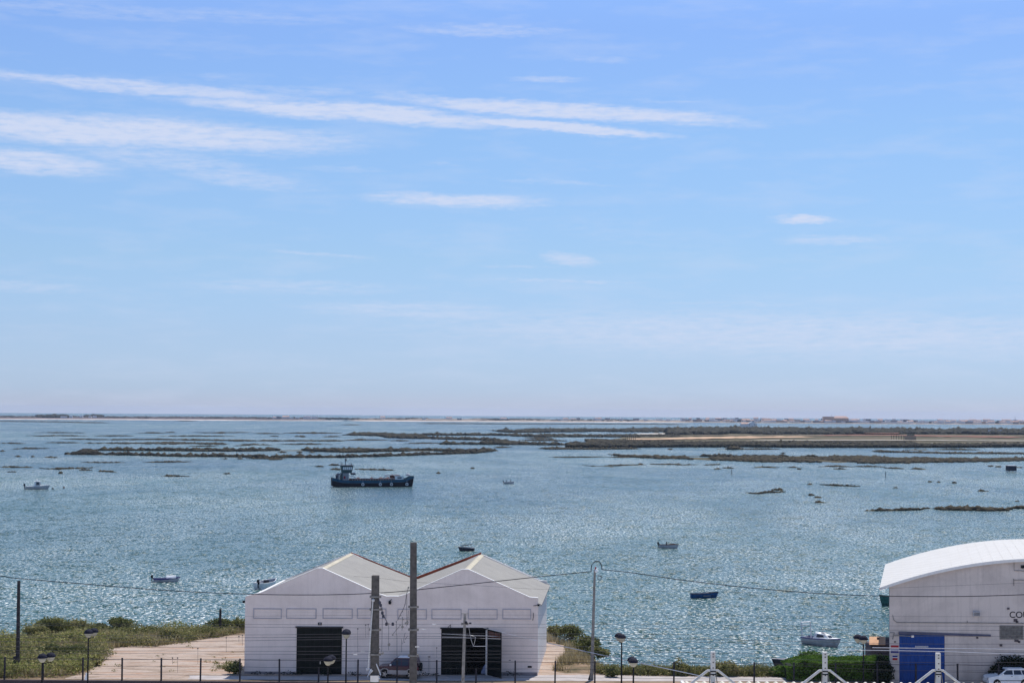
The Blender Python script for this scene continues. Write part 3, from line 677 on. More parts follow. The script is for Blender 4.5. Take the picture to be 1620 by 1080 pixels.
# conduits
mb = MB(); zc_ = hl(1500,984.4).z; mb.tube([(hl(1412,972).x,-.06,hl(1412,972).z),(hl(1414,980).x,-.06,hl(1414,980).z),(hl(1419,984).x,-.06,zc_),(hl(1530,984).x,-.06,zc_),(hl(1700,984).x,-.06,zc_)], .035); mb.tube([(hl(1530,984).x,-.06,zc_),(hl(1530,981).x,-.06,hl(1530,981).z)], .03)
mb.tube([(hl(1408,999).x-.05,-.2,hl(1410,999.5).z),(hl(1414,999.5).x,-.2,hl(1414,999.5).z),(hl(1411.5,1010).x,-.2,hl(1411,1010).z)], .05); mb.tube([(hl(1413,1003).x,-.2,hl(1413,1003.4).z),(hl(1440,1005).x,-.35,hl(1440,1005).z)], .045)
mb.tube([(hl(1604,888).x,-.07,hl(1604,890).z),(hl(1604,902).x,-.07,hl(1604,902).z),(hl(1700,906).x,-.07,hl(1700,906).z)], .03)
mb.tube([(hl(1603,917).x,-.07,hl(1603,917).z),(hl(1640,917).x,-.07,hl(1640,917).z)], .03); mb.tube([(hl(1603.5,915).x,-.07,hl(1603,915).z),(hl(1603.5,926).x,-.07,hl(1603,926).z)], .03)
mb.build('conduit', M['pole_grey'], hall)
a, b = hl(1440,1003.5), hl(1444,1006.5); mb = MB(); mb.box(a.x, b.x, -.5, -.25, b.z, a.z); mb.build('floodlight', M['alu'], hall)
# vent unit
a, b = hl(1539,966.5), hl(1549.5,973.5); mb = MB(); mb.box(a.x, b.x, -.3, -.003, b.z, a.z); vn = mb.build('vent', M['greyboat'], hall)
mb = MB(); [mb.box(a.x+.04, b.x-.04, -.32, -.305, b.z+.04+k*.09, b.z+.08+k*.09) for k in range(4)]; mb.build('louvre', M['black'], vn)
a, b = hl(1615,893.5), hl(1640,898.5); mb = MB(); mb.box(a.x, b.x, -.1, -.003, b.z, a.z); mb.build('vent', M['black'], hall)
# barred window
a, b = hl(1583,989.8), hl(1617.5,1009); mb = MB(); fr_ = .09
mb.box(a.x-.1, b.x+.1, -.06, -.003, b.z-.12, b.z-.01); mb.box(a.x-.1, a.x-.001, -.06, -.003, b.z, a.z+.08); mb.box(b.x+.001, b.x+.1, -.06, -.003, b.z, a.z+.08); mb.box(a.x, b.x, -.06, -.003, a.z, a.z+.08)
wn_ = mb.build('window_frame', M['pole_grey'], hall)
mb = MB(); mb.box(a.x, b.x, -.012, -.004, b.z, a.z); mb.build('pane', mat('dusty_glass', (.16,.16,.16), .3, .3, 3), wn_)
mb = MB(); [mb.box(x, x+.025, -.10, -.07, b.z, a.z) for x in np.linspace(a.x+.03, b.x-.05, 16)]; mb.box(a.x, b.x, -.10, -.06, b.z+.28, b.z+.32); mb.build('window_bars', M['pole_grey'], wn_)
c_ = hl(1611.5, 972.3); text('COU', .86, (c_.x+.05, -.012, c_.z), M['iron'], hall)
# small marks / boxes on the wall
mb = MB()
for (x, y, w_) in [(1606.5,980.5,.18),(1609,983,.12),(1608,1012,.2),(1612,1014.5,.12),(1583.5,1020,.13),(1546,1008,.1),(1601,1008.5,.1),(1415.8,1014.5,.09),(1595,962,.12)]:
    a = hl(x, y); mb.box(a.x-w_, a.x+w_, -.05, -.003, a.z-w_*.8, a.z+w_*.8)
mb.build('wall_box', M['hutwall'], hall)
# striped signs left of the gate
def sign(x0, x1, y0, y1, bands, label):
    a, b = hl(x0, y0), hl(x1, y1); e = empty('sign', (h0_.x+(a.x+b.x)/2, HY, h0_.z+b.z), 0, label, 'sign'); w2 = (b.x-a.x)/2; H_ = a.z-b.z
    mb = MB(); mb.box(-w2, w2, -.05, -.004, 0, H_); mb.build('board', M['white'], e)
    for (f0, f1, m) in bands: mb = MB(); mb.box(-w2+.01, w2-.01, -.062, -.052, H_*(1-f1), H_*(1-f0)); mb.build('stripe', M[m], e)
sign(1408.8, 1421.8, 1019.5, 1032.5, [(.02,.4,'red'),(.52,.98,'signblue')], 'wide red and blue striped sign beside the blue gate')
sign(1411.5, 1420, 1036, 1043.5, [(.02,.36,'signblue'),(.5,.98,'red')], 'smaller blue and red sign below the striped sign by the gate')

# small hut with tan roof behind the hedge
e = empty('hut', (PY(1376,1035,181).x, 181, 0), 0, 'small hut with a tan roof between the hedge and the hall', 'hut')
k_ = 181/F; mb = MB(); wz = PY(1390,1019.5,181).z; tz = PY(1390,1007.5,182.5).z
mb.box(.1, 2.6, 0, 2.8, 0, wz); mb.build('wall', M['hutwall'], e)
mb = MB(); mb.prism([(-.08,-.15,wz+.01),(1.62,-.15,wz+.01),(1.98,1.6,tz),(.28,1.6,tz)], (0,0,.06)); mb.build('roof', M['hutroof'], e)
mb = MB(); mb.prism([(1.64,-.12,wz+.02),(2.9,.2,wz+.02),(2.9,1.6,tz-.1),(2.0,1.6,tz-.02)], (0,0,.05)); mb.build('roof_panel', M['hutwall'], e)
e2 = PY(1384,1009,182)-e.location; mb = MB(); mb.box(1.0,1.25,1.0,1.2,tz-.25,tz+.06); mb.build('chimney', M['hutwall'], e)

# ------------------------------------------------------------ marsh islands
ICO = None
def ico():
    global ICO
    if ICO is None:
        import bmesh
        bm = bmesh.new(); bmesh.ops.create_icosphere(bm, subdivisions=1, radius=1)
        bm.verts.ensure_lookup_table(); ICO = (np.array([v.co[:] for v in bm.verts]), np.array([[v.index for v in f.verts] for f in bm.faces])); bm.free()
    return ICO
def clumps(name, P, r, hk, m, label, kind='stuff', cat='scrub'):
    """rough bush mounds: P (n,3) ground points, r (n) radii"""
    V0_, F0_ = ico(); n = len(P); P = np.asarray(P); r = np.asarray(r)[:, None, None]
    jit = 1+rng.normal(size=(n, len(V0_), 1))*.20; sc3 = np.stack([1.0+.5*rng.random(n), .9+.3*rng.random(n), hk*(.7+.6*rng.random(n))], 1)[:, None, :]
    V = V0_[None]*jit*r*sc3+P[:, None, :]
    Fq = (F0_[None]+np.arange(n)[:, None, None]*len(V0_)).reshape(-1, 3)
    o = np_mesh(name, V.reshape(-1, 3), Fq, m); tag(o, label, cat if kind == 'stuff' else None, kind=kind); return o
def marshsoil(name, a, b, c3):
    t = NT(name); n1 = t.noise(t.pos(.03, .02, 1), 1, 6, .7); n2 = t.noise(t.pos(.4, .4, 1), 1, 4, .6)
    c = t.ramp(n1, [(.35, a), (.52, b), (.68, c3)]); c = t.mix(.5, c, t.ramp(n2, [(.3, .6), (.7, 1.0)]), 'MULTIPLY')
    t.set(t.b.inputs['Base Color'], c); t.b.inputs['Roughness'].default_value = .95; t.b.inputs['Specular IOR Level'].default_value = .1; return t.m
M['mud'] = marshsoil('marsh_ground', (.050,.041,.026), (.088,.074,.038), (.13,.105,.055))
M['field'] = marshsoil('salt_field', (.075,.075,.040), (.125,.105,.060), (.18,.130,.085))
M['dune'] = marshsoil('dune_sand', (.10,.09,.075), (.22,.17,.13), (.62,.52,.43))
M['dune2'] = marshsoil('dune_heath', (.075,.060,.060), (.11,.085,.085), (.20,.15,.12))
M['sand'] = mat('orange_sand', (.50,.33,.21), .95, .2, .02, obj=False, col2=(.34,.24,.15))
M['beach'] = mat('beach_sand', (.66,.58,.52), .95, .15, .004, obj=False)
M['track'] = mat('pale_track', (.46,.42,.36), .95, .15, .05, obj=False)
hor = lambda x: 644.5+.007*x
def interp(pts, x, k):
    for a, b in zip(pts, pts[1:]):
        if a[0] <= x <= b[0]: return a[k]+(b[k]-a[k])*(x-a[0])/max(1e-6, b[0]-a[0])
    return pts[0][k] if x < pts[0][0] else pts[-1][k]
SC = {'marsh': [], 'marshdark': [], 'farscrub': []}
def strip(pts, H=1.2, m='mud', sm='marsh', dens=1.0, zt=.35, dx=3.0, name='marsh_island', label='low brown salt marsh island', ragged=.25, obs=True, rr=None):
    x0, x1 = pts[0][0], pts[-1][0]; n = max(4, int((x1-x0)/dx)); V = []; rows = 7; scr = []
    for i in range(n+1):
        x = x0+(x1-x0)*i/n; yb = interp(pts, x, 1); yf = interp(pts, x, 2); h_ = hor(x)
        end = max(.06, math.sin(math.pi*i/n))**.45 if (x1-x0) < 150 else min(1, min(i, n-i)/6.0+.12)
        if obs:
            D_ = 75600/(yf-h_); yb = min(yb+(H*.85+zt)*F/D_, yf-.8)
        mid_ = (yb+yf)/2; hw = (yf-yb)/2*end*(1+ragged*2*mn.noise(Vector((x*.13, yf*.7, 0)))); mid_ += ragged*.3*mn.noise(Vector((x*.07, yf, 5)))
        f = PZ(x, mid_+hw, SEA); b = PZ(x, mid_-hw, SEA)
        for j in range(rows):
            s = j/(rows-1); p = f.lerp(b, s); pr = min(1, 4*min(s, 1-s)+0.0)
            z = SEA-.35+(zt+.35)*pr*min(1, end+.2)*(1+.5*mn.noise(Vector((p.x*.02, p.y*.01, 0)))); V.append((p.x, p.y, z))
        area = (b-f).length*abs((PZ(x+dx, yf, SEA)-PZ(x, yf, SEA)).length)
        r0 = rr or H*1.05
        k = area*dens*.55/(r0*r0); k = int(k)+(random.random() < k % 1)
        for _ in range(min(k, 80)):
            s = random.uniform(.06, .94); xx = x+random.uniform(-dx, dx)*.5; p = f.lerp(b, s); q = PZ(xx, 700, SEA); 
            px_ = p.x+random.uniform(-.5, .5)*dx*p.y/F
            if mn.noise(Vector((px_*.03, p.y*.02, 7))) < -.42: continue
            scr.append((px_, p.y, SEA+zt*.5-.1, r0*random.choice((.4,.5,.6,.8,1.0,1.2))*(.35+.65*end*end)))
    Fq = [(i*rows+j, (i+1)*rows+j, (i+1)*rows+j+1, i*rows+j+1) for i in range(n) for j in range(rows-1)]
    o = np_mesh(name, V, Fq, M[m]); tag(o, label, kind='structure')
    if scr: SC[sm].append((scr, H/(r0)*.85))
    return o
I = strip
# thin far lines
I([(-30,665.8,666.6),(90,666.2,667.6),(130,667,668.8),(174,668.6,669)], 1.0, sm='marsh')
I([(660,669.6,670.2),(810,670,670.8),(1000,670,671.2),(1085,670.8,672)], 1.0)
I([(278,665.3,666),(310,665.5,666)], .8); I([(540,671.4,672.2),(570,671.6,672.3)], .8)
for seg in ([(55,684.2,684.8),(100,683.6,684.9),(136,684,685)], [(215,684.6,685.1),(262,683.3,685)], [(262,683.4,684.4),(278,683.9,684.6)], [(305,683.3,684.2),(340,682.6,685.4),(400,683,684.2)], [(400,685,686),(450,685.4,686.4)], [(450,682.8,685.6),(540,683.2,685.8)],
            [(42,688.2,689.2),(60,688.4,690),(100,687.6,689.6),(140,688,689.9)], [(150,688.9,689.9),(212,688.6,689.9)], [(250,689.3,690.2),(300,689.3,690.2),(372,689.2,690.2)],
            [(427,688,690.4),(441,688,690.6)], [(467,687.6,691.2),(483,687.8,691.6)], [(510,690,691.3),(540,690.2,691)],
            [(96,693.6,694.6),(130,692.9,695.4),(180,693.6,696)], [(170,694,696),(250,693,695.8),(400,695,698),(545,695,698)],
            [(540,694.5,697.4),(570,693.4,696.6),(617,694.6,696.4)],
            [(0,700.4,701.6),(40,700.2,702)], [(72,699,700.6),(130,698.8,700.9)], [(130,698.6,701.2),(200,699,702),(262,698,702.6),(300,698.6,702.4),(360,699.6,703.4)],
            [(380,700.8,703),(430,702,704.4)], [(440,701.6,703.2),(526,702.2,703.3)], [(300,705,706.2),(345,704.5,706)], [(370,703.6,705.4),(400,703,705)],
            [(20,709.6,710.4),(78,707.5,709.6)], [(0,713,713.8),(7,713,714)],
            [(24,720.6,722.4),(33,720.8,722.4)], [(50,720.8,722.6),(54,720.8,722.8)], [(70,722,723.2),(80,721.6,724),(92,722.6,724)],
            [(128,730.8,731.6),(150,730.2,732),(200,730.8,732)], [(226,730.4,731.4),(260,729.4,731.2),(306,729.8,730.6)],
            [(0,738,739.2),(20,737.4,739.3),(55,738.2,739.6)], [(62,739.8,740.8),(78,738.4,742),(95,738,742.4),(120,738.4,741.4),(155,738.2,739.6)], [(125,742.6,744),(145,742.8,744)], [(12,744.6,746.6),(25,745.6,747)], [(155,744.8,745.8),(184,745.4,747)],
            [(95,748,748.9),(97,748,749)], [(352,725,726.2),(360,725,726)], [(376,724.8,726.2),(384,725,726.2)], [(425,726.2,727.6),(448,726,727)],
            [(498,735.8,738.2),(512,736.6,738.4)], [(520,734.8,736),(536,735.2,736.2)], [(522,741.8,743),(540,740.8,743)], [(561,741,742.2),(575,742.2,743),(612,743,743.8)], [(590,742.8,743.6),(625,743,744)],
            [(262,751,752.6),(272,752,753)], [(352,748.4,749.4),(366,748.8,749.8)], [(255,752.3,753.3),(300,752.6,753.8)],
            [(690,747.4,748.8),(696,747.6,749)], [(745,740,741),(750,740,741.2)],
            [(640,700.6,701.8),(690,699,701.5),(700,699.5,701.5)], [(617,696.6,697.4),(650,696.4,697.6)], [(780,707.2,708.4),(810,705.6,708)],
            [(868,722,722.8),(885,721.6,723.6),(910,721.4,723.8),(960,722,722.8)], [(960,722.6,723.4),(1000,722.6,724)], 
            [(922,734,736),(940,734.6,737.8),(952,736,737.8),(1000,734.6,736),(1022,734.6,735.6)], [(963,738,739),(972,738,739.2)], [(1010,732.8,734.4),(1018,733,735)],
            [(1026,733.4,734.6),(1080,734,735.6),(1103,734,735.2)], [(1112,735,736),(1124,732.8,735.4),(1140,733.8,735.2)],
            [(1130,740.4,742),(1140,741,742.2)], [(1143,739,740.6),(1160,739.6,740.8)], [(1190,738.8,740),(1204,736.6,739.4),(1228,738,740),(1232,737,739.4)], [(1245,738.6,739.4),(1262,738.4,739.6)],
            [(1296,737.2,738.6),(1310,735.8,738),(1350,737,738.8)], [(1262,739.8,742.2),(1266,739.8,742.4)], [(1318,740.6,742),(1340,741,742.6)], [(1350,736.4,738),(1362,735.6,738.4),(1400,737,738.8)], [(1396,738,740),(1405,738.2,740.6),(1430,741,742)], [(1440,740.2,742),(1447,739.8,742),(1468,742,743)],
            [(1565,736,737.8),(1570,736.2,737.8)], [(1573,737.6,738.6),(1580,735.6,738.8),(1585,737,738.8)], [(1606,738,739.6),(1618,738.6,740)],
            [(1278,765.4,766.2),(1283,765.4,766.4)], [(1294,764.8,766.4),(1304,766,767),(1325,767.4,768.6),(1360,768.4,769.6)], [(1348,765.6,769.2),(1356,765.6,769.4)],
            [(1280,782,783.4),(1287,782.4,783.6)], [(1288,783,786.8),(1298,785.2,787.4)], [(1289,794,795.2),(1298,792,795.2),(1306,794,795.2)],
            [(1468,761.6,762.6),(1474,761.6,762.8)], [(1482,760.8,763),(1489,760.6,763)], [(1508,763,764.4),(1511,763,764.6)], [(1546,776,777),(1564,776,777.4)], [(1605,791.6,793),(1613,791.8,793)], [(1412,771,772),(1422,771,772)],
            [(1100,708.4,709.4),(1104,708.4,709.6)], [(1133,709.6,710.6),(1145,709.8,710.6)], [(1165,710,711),(1200,709.2,711),(1236,710,711)], [(1236,715.8,717),(1242,716,717)]):
    I(seg, .65 if seg[0][2] > 715 else .8, dx=1.5, dens=.9, ragged=.7, zt=.22)
I([(1147,706.6,711),(1155,706,711.4),(1163,706.2,711.4),(1176,709.4,711)], 1.9, zt=1.2, dx=2, dens=1.6)
# the long doubled dark island left of the ship
I([(103,718.2,718.9),(112,714.5,719),(125,710,719.4),(140,707,719.6),(150,709.4,719.8),(162,712,719.8),(166,715,719.6)], 2.3, sm='marshdark', dens=1.9, zt=.7, dx=2)
up_arm = [(148,708.6,712.4),(200,707.2,713),(230,708,713),(270,708.4,713.4),(330,707.6,714),(380,707.6,713.8),(415,709.6,713.4),(430,708,713),(480,707.8,713),(540,707.4,716),(556,707,716),(600,707.6,714.4),(680,708,713.4),(740,709.4,714),(788,712,713.2)]
I(up_arm, 1.9, sm='marshdark', dens=1.9, dx=2, ragged=.3)
lo_arm = [(162,713.6,719.8),(205,715,720),(270,717,722),(300,718.4,722.6),(335,716,722.4),(400,718.2,723.6),(470,719.4,724),(482,722,724),(490,720,724),(540,719.4,724),(565,717.6,723),(600,717.6,722.4),(640,715.4,720.6),(700,714.4,718.8),(750,711.4,717),(786,712.2,713.4)]
I(lo_arm, 1.7, sm='marshdark', dens=1.7, dx=2, ragged=.45)
I([(390,722.6,725.6),(420,723,726),(450,723.6,726)], .9, dens=1.2)
I([(440,715,716),(455,714.8,716.2)], .8); I([(470,715,716),(478,715,716.2)], .8); I([(490,714.6,716),(498,714.6,716.2)], .8)
# centre marshes
I([(542,684,688.6),(560,683,688.8),(600,683.6,690),(617,684,693),(640,684.4,694),(662,685.4,694),(680,690,694.4),(720,691.6,695.4),(780,693,697),(812,694,702)], 2.4, sm='marshdark', dens=1.5)
I([(655,684.4,688),(700,685,688.8),(780,686,688.8),(850,685.6,690)], 2.4, sm='marshdark', dens=1.5)
I([(688,698.4,701.6),(700,697.4,703),(760,698.4,703),(800,693,703.6),(812,697,703.4),(870,699.8,704),(900,698,704.6)], 2.4, sm='marshdark', dens=1.5)
I([(776,679.2,681),(790,678.6,683),(815,679,684.8),(840,676.6,684.6),(870,676.8,684),(940,677.4,683),(1000,676.6,683.4),(1085,674,684)], 3.0, sm='farscrub', dens=1.4)
I([(808,688,690.2),(870,685.4,691.4),(940,686.4,691.4),(1000,686.6,691.6),(1085,687,692)], 2.4, sm='marshdark', dens=1.4)
I([(824,695.6,697),(870,695,697.4),(895,693.6,698)], 1.6); I([(830,692,693.4),(878,692.6,693.8)], 1.0)
I([(850,706.4,709.6),(870,706.2,710.8),(900,706.8,710.8),(940,707.6,711.2),(975,709.2,710.6),(1012,708.8,710.4)], 1.3, dens=1.4, dx=2)
I([(1058,710,711.2),(1062,710,711.2)], .8)
I([(960,717.4,718.4),(985,718,722.4),(1000,717.6,723.4),(1040,718.8,725.6),(1080,719.4,726.6),(1130,720.4,728.2),(1200,719.4,730.6),(1280,720,731.6),(1330,719.6,732.4),(1350,717.8,733.4),(1430,721,733.6),(1470,721.4,731.8),(1550,722.6,731),(1620,722,728.8),(1700,723,728)], 1.1, m='mud', sm='marsh', dens=1.0, dx=2.5)
I([(1080,719.4,722),(1200,718.6,723),(1300,719.6,723)], 1.5, sm='marshdark', dens=1.0)
I([(1382,712.8,715.4),(1400,713,715.4),(1430,713,716),(1500,714.6,717.6),(1560,714,718),(1700,716,718.4)], 1.0, dens=.9)
I([(1380,712.6,714),(1404,711.2,713.4)], 1.0); I([(1430,710.8,712),(1470,709.6,712)], .9); I([(1478,710,711.6),(1550,710.6,712)], .9)
I([(1180,777.6,779.4),(1190,777,781),(1200,776.8,781.2),(1212,777,779.6),(1232,776.6,779),(1243,777,778)], .6, dens=2.2, dx=1.5)
I([(1221,771,775.6),(1228,770.4,775.2),(1236,771.4,776),(1239,774,776.6)], .8, dens=2.4, dx=1.5)
I([(1362,807,808.2),(1380,805,808.2),(1393,801.4,808),(1410,804,808),(1438,800.6,807.2),(1456,800,806.6),(1464,800.8,804.8),(1474,802.6,804.6)], .75, dens=2.2, dx=1.5, sm='marsh')
I([(1475,802.4,804.6),(1490,799,806.8),(1518,797.6,807.4),(1550,798.6,808.2),(1570,799.4,808.2),(1592,801.4,808),(1600,801.8,804.4),(1640,803,804.4)], .95, dens=2.2, dx=1.5, sm='marsh')
# the big salt-pan island on the right
big_isl = [(940,694,705),(1000,690,706),(1060,680,705.6),(1085,678,705),(1200,678,705.4),(1350,679,706),(1500,680,706),(1620,679,705),(1760,680,705)]
strip(big_isl, .01, m='field', dens=0, zt=.8, dx=8, obs=False, name='salt_pan_island', label='broad low island of salt pans and fields')
def band(pts, m, z, name, label, n=90):
    x0, x1 = pts[0][0], pts[-1][0]; V = []
    for i in range(n+1):
        x = x0+(x1-x0)*i/n; e = min(1, min(i, n-i)/6+.05); yb, yf = interp(pts, x, 1), interp(pts, x, 2); mid_ = (yb+yf)/2+.25*mn.noise(Vector((x*.05, yf, 2))); hw = (yf-yb)/2*e*(1+.5*mn.noise(Vector((x*.1, yf, 0))))
        V += [tuple(PZ(x, mid_+hw, z)), tuple(PZ(x, mid_-hw, z))]
    o = np_mesh(name, V, [(2*i, 2*i+2, 2*i+3, 2*i+1) for i in range(n)], M[m]); tag(o, label, kind='structure')
zI = SEA+1.35
band([(990,693.4,695.4),(1040,693,695),(1100,691,694.2),(1160,689.8,693),(1240,689.6,692),(1290,690,691.4)], 'sand', zI, 'sand_flat', 'strip of orange sand across the big island')
band([(1085,700,701.4),(1110,700.2,701.8),(1152,700.4,701.6)], 'sand', zI, 'sand_flat', 'orange sand patch at the water edge of the big island')
band([(1180,695.7,696.3),(1400,695.2,696),(1620,696.4,697.1),(1700,696.6,697.4)], 'track', zI+.02, 'dirt_track', 'pale track across the big island')
band([(1000,685.2,686.4),(1060,684.8,686.6),(1140,684.6,685.8)], 'track', zI, 'salt_pan', 'white dry salt pan edge on the big island')
band([(1060,687.5,689),(1300,687,689.4),(1700,688,690.4)], 'field', zI+.015, 'field', 'olive field behind the sand strip')
M['redsalt'] = mat('reddish_earth', (.24,.115,.075), .95, .25, .05, obj=False)
band([(1366,683.4,685),(1385,682.6,685),(1425,682.4,685.2)], 'redsalt', zI+1.6, 'earth_bank', 'bank of reddish earth on the big island')
band([(1290,687.6,689),(1380,686.8,688.2),(1470,688,689.8),(1620,690,692.4)], 'redsalt', zI+.03, 'earth_patch', 'reddish ploughed patch on the big island')
M['wetpan'] = M['water']
band([(1242,702.6,703.6),(1290,702,703.4)], 'track', zI, 'salt_pan', 'pale salt pan edge near the front of the big island'); band([(1460,701.6,702.4),(1610,702.2,703)], 'track', zI, 'salt_pan', 'pale salt pan edge at the right front of the big island')
def island_scrub(pts, H, sm, dens, r0, dx=4):
    scr = []; x = pts[0][0]
    while x < pts[-1][0]:
        yb, yf = interp(pts, x, 1), interp(pts, x, 2); f = PZ(x, yf, zI); b = PZ(x, yb, zI)
        k = (b-f).length*dx*f.y/F*dens*.3/(r0*r0); k = int(k)+(random.random() < k % 1)
        for _ in range(min(k, 50)):
            s = random.random(); p = f.lerp(b, s); xx = p.x+random.uniform(-.5,.5)*dx*p.y/F
            if mn.noise(Vector((xx*.012, p.y*.006, 3))) < -.25: continue
            scr.append((xx, p.y, zI-.3, r0*random.uniform(.5, 1.2)))
        x += dx
    SC[sm].append((scr, H/r0))
island_scrub([(1060,682,687),(1085,679.6,687),(1200,679.4,686.6),(1350,680.4,686.4),(1500,681.6,686),(1620,681,687.4),(1750,682,687)], 4.2, 'farscrub', 2.0, 5.0)
island_scrub([(900,699,705),(960,700,705.4),(1080,700.6,704.6),(1180,700,705),(1350,701.6,705.6),(1500,702.6,705.6),(1620,702.4,704.8),(1750,702.4,704.6)], 1.7, 'marshdark', 1.3, 2.4)
island_scrub([(930,694.6,700),(1000,696,700.6),(1080,698.6,701),(1200,697.8,702),(1350,698,702),(1450,699,702)], 1.1, 'marsh', .8, 2.0)
# barrier island on the horizon
bar = [(-80,658.6,662.2),(0,659.0,662.6),(270,660.2,663.6),(540,661.8,665.2),(810,663.4,666.6),(1080,665,668),(1350,667,670.2),(1620,668.6,671.7),(1740,669.4,672.4)]
b1 = [p for p in bar if p[0] <= 540]; b2 = [p for p in bar if p[0] >= 540]
strip(b1, 0.01, m='dune2', dens=0, zt=3.2, dx=8, obs=False, name='barrier_island', label='long heath covered barrier island on the left horizon', ragged=.05)
strip(b2, 0.01, m='dune', dens=0, zt=3.2, dx=6, obs=False, name='barrier_island', label='long sandy barrier island on the right horizon', ragged=.05)
band([(-80,661.9,662.9),(100,662.2,663.4),(330,663.4,664.7),(420,664.4,665.1),(560,664.9,665.7)], 'beach', SEA+.5, 'beach', 'pale beach along the front of the barrier island')
band([(540,664.7,665.7),(800,665.9,667),(1100,667.6,668.5)], 'beach', SEA+.5, 'beach', 'narrow pale beach in front of the sandy barrier island')
zB = SEA+2.4; scr = []
for _ in range(4200):
    x = random.uniform(-60, 1700); y = interp(bar, x, 1)+random.random()**1.0*2.6-.1; p = PZ(x, y, SEA)
    g_ = mn.noise(Vector((x*.012, y*.3, 0))); 
    if x < 540 or g_ > (-.05 if x < 1075 else .05): scr.append((p.x, p.y, zB, random.uniform(2, 5.5)))
SC['farscrub'].append((scr, .36))
for k_, (a, b) in enumerate([(60, 108), (135, 160), (148,156)]):
    scr = [];
    for _ in range(260):
        x = random.uniform(a, b); p = PZ(x, random.uniform(660.2, 661.8), SEA); scr.append((p.x, p.y, zB+1, random.uniform(4, 8)))
    SC['farscrub'].append((scr, .7))
lab = {'marsh': 'brown salt marsh scrub covering the low islands', 'marshdark': 'dark shrubs crowding the marsh islands', 'farscrub': 'dull green scrub on the big island and far dunes'}
for k, lst in SC.items():
    P = [q for s, _ in lst for q in s]; hk = [h for s, h in lst for q in s]; P = np.array(P); hk = np.array(hk)
    V0_, F0_ = ico(); n = len(P); jit = 1+rng.normal(size=(n, len(V0_), 1))*.20
    s3 = np.stack([1.0+.5*rng.random(n), .9+.3*rng.random(n), hk*(.7+.6*rng.random(n))], 1)[:, None, :]
    V = V0_[None]*jit*P[:, 3][:, None, None]*s3+P[:, None, :3]
    o = np_mesh('marsh_scrub' if k != 'farscrub' else 'dune_scrub', V.reshape(-1, 3), (F0_[None]+np.arange(n)[:, None, None]*len(V0_)).reshape(-1, 3), M[k]); tag(o, lab[k], 'scrub', kind='stuff')
    print('scrub', k, n)

# ------------------------------------------------------------ far village
def far_house(loc_, w, d, h, style, label, group, rz=0):
    e = empty('house', loc_, rz, label, 'house', group); wm = {'w': 'farwhite', 'g': 'fargrey', 'o': 'orangewall', 'd': 'fardark'}[style[0]]
    mb = MB(); mb.box(-w/2, w/2, 0, d, -2, h)
    if style[1] == 'g':
        r = min(1.6, d*.14+.4); mb.add([(-w/2,0,h),(-w/2,d,h),(-w/2,d/2,h+r)], [(0,1,2)]); mb.add([(w/2,0,h),(w/2,d,h),(w/2,d/2,h+r)], [(2,1,0)])
    mb.build('wall', M[wm], e)
    mb = MB()
    if style[1] == 'g':
        k = .4; mb.prism([(-w/2-k,-k,h-.15),(-w/2-k,d/2,h+r+.12),(-w/2-k,d+k,h-.15),(-w/2-k,d+k,h-.0),(-w/2-k,d/2,h+r+.35),(-w/2-k,-k,h+.05)], (w+2*k,0,0)); mb.build('roof', M['pinkroof'], e)
    else:
        mb.box(-w/2-.2, w/2+.2, -.2, d+.2, h+.003, h+.5); mb.build('roof', M[wm], e)
    return e
protos = {}
def house_copy(px, py, style, size, z=1.0, lab_=None, grp=None):
    global protos
    labs = {'wg': 'small white house with a terracotta roof in the far village', 'wf': 'small white flat roofed house in the far village', 'gg': 'small grey house with a terracotta roof in the far village', 'gf': 'low grey building in the far village', 'of': 'low ochre flat roofed house in the far village', 'og': 'ochre house with a terracotta roof in the far village', 'df': 'small dark building in the far village'}
    p = PZ(px, py, SEA); w = size; key = style
    l = lab_ or labs[style]; gname = grp or (labs[style].replace('small ', '').replace(' in the far village', '')+' in the far village')
    if key not in protos:
        protos[key] = far_house((p.x, p.y, z), 14, 10, 5.2, style, l, gname); o = protos[key]
    else:
        o = copy_tree(protos[key]); o['label'] = l; o['group'] = gname; o.location = (p.x, p.y, z)
    s = w/14; o.scale = (s, random.uniform(.8, 1.2), random.uniform(.75, 1.35)); o.rotation_euler = (0, 0, random.uniform(-.4, .4)); return o
st = ['wg','wg','wf','wf','wf','gg','gf','of','wf','df','wg','wf']
for row, (dy, z, n) in enumerate(((0.3, -1.2, 62), (-.9, 0.0, 56), (-1.9, 1.8, 46))):
    for i in range(n):
        x = 1078+ (1640-1078)*(i+random.random()*.8)/n
        if row == 2 and 1265 < x < 1300: continue
        if row == 2 and 1440 < x < 1472: continue
        y = interp(bar, x, 2)-.9+dy; house_copy(x, y, random.choice(st), random.uniform(9, 24), z)
# beach settlement nearer the middle and left
for i in range(34):
    x = random.choice([random.uniform(560, 1070), random.uniform(430, 500), random.uniform(880, 1060)]); y = interp(bar, x, 2)-random.uniform(.9, 1.9)
    s = random.choice(['wf','wg','gf','wf']); L_ = {'wf': 'tiny white flat roofed hut on the sandy barrier island', 'wg': 'tiny tile roofed hut on the sandy barrier island', 'gf': 'tiny low grey shed on the sandy barrier island'}[s]
    house_copy(x, y, s, random.uniform(8, 20), .0, L_, L_.replace('tiny ', ''))
for x, w_ in ((101, 16), (112, 8), (128,7), (150,10), (142, 7)):
    house_copy(x, 662.2, 'wf', w_, -.6, 'tiny white building on the beach at the left end of the horizon', 'white buildings on the beach at left')
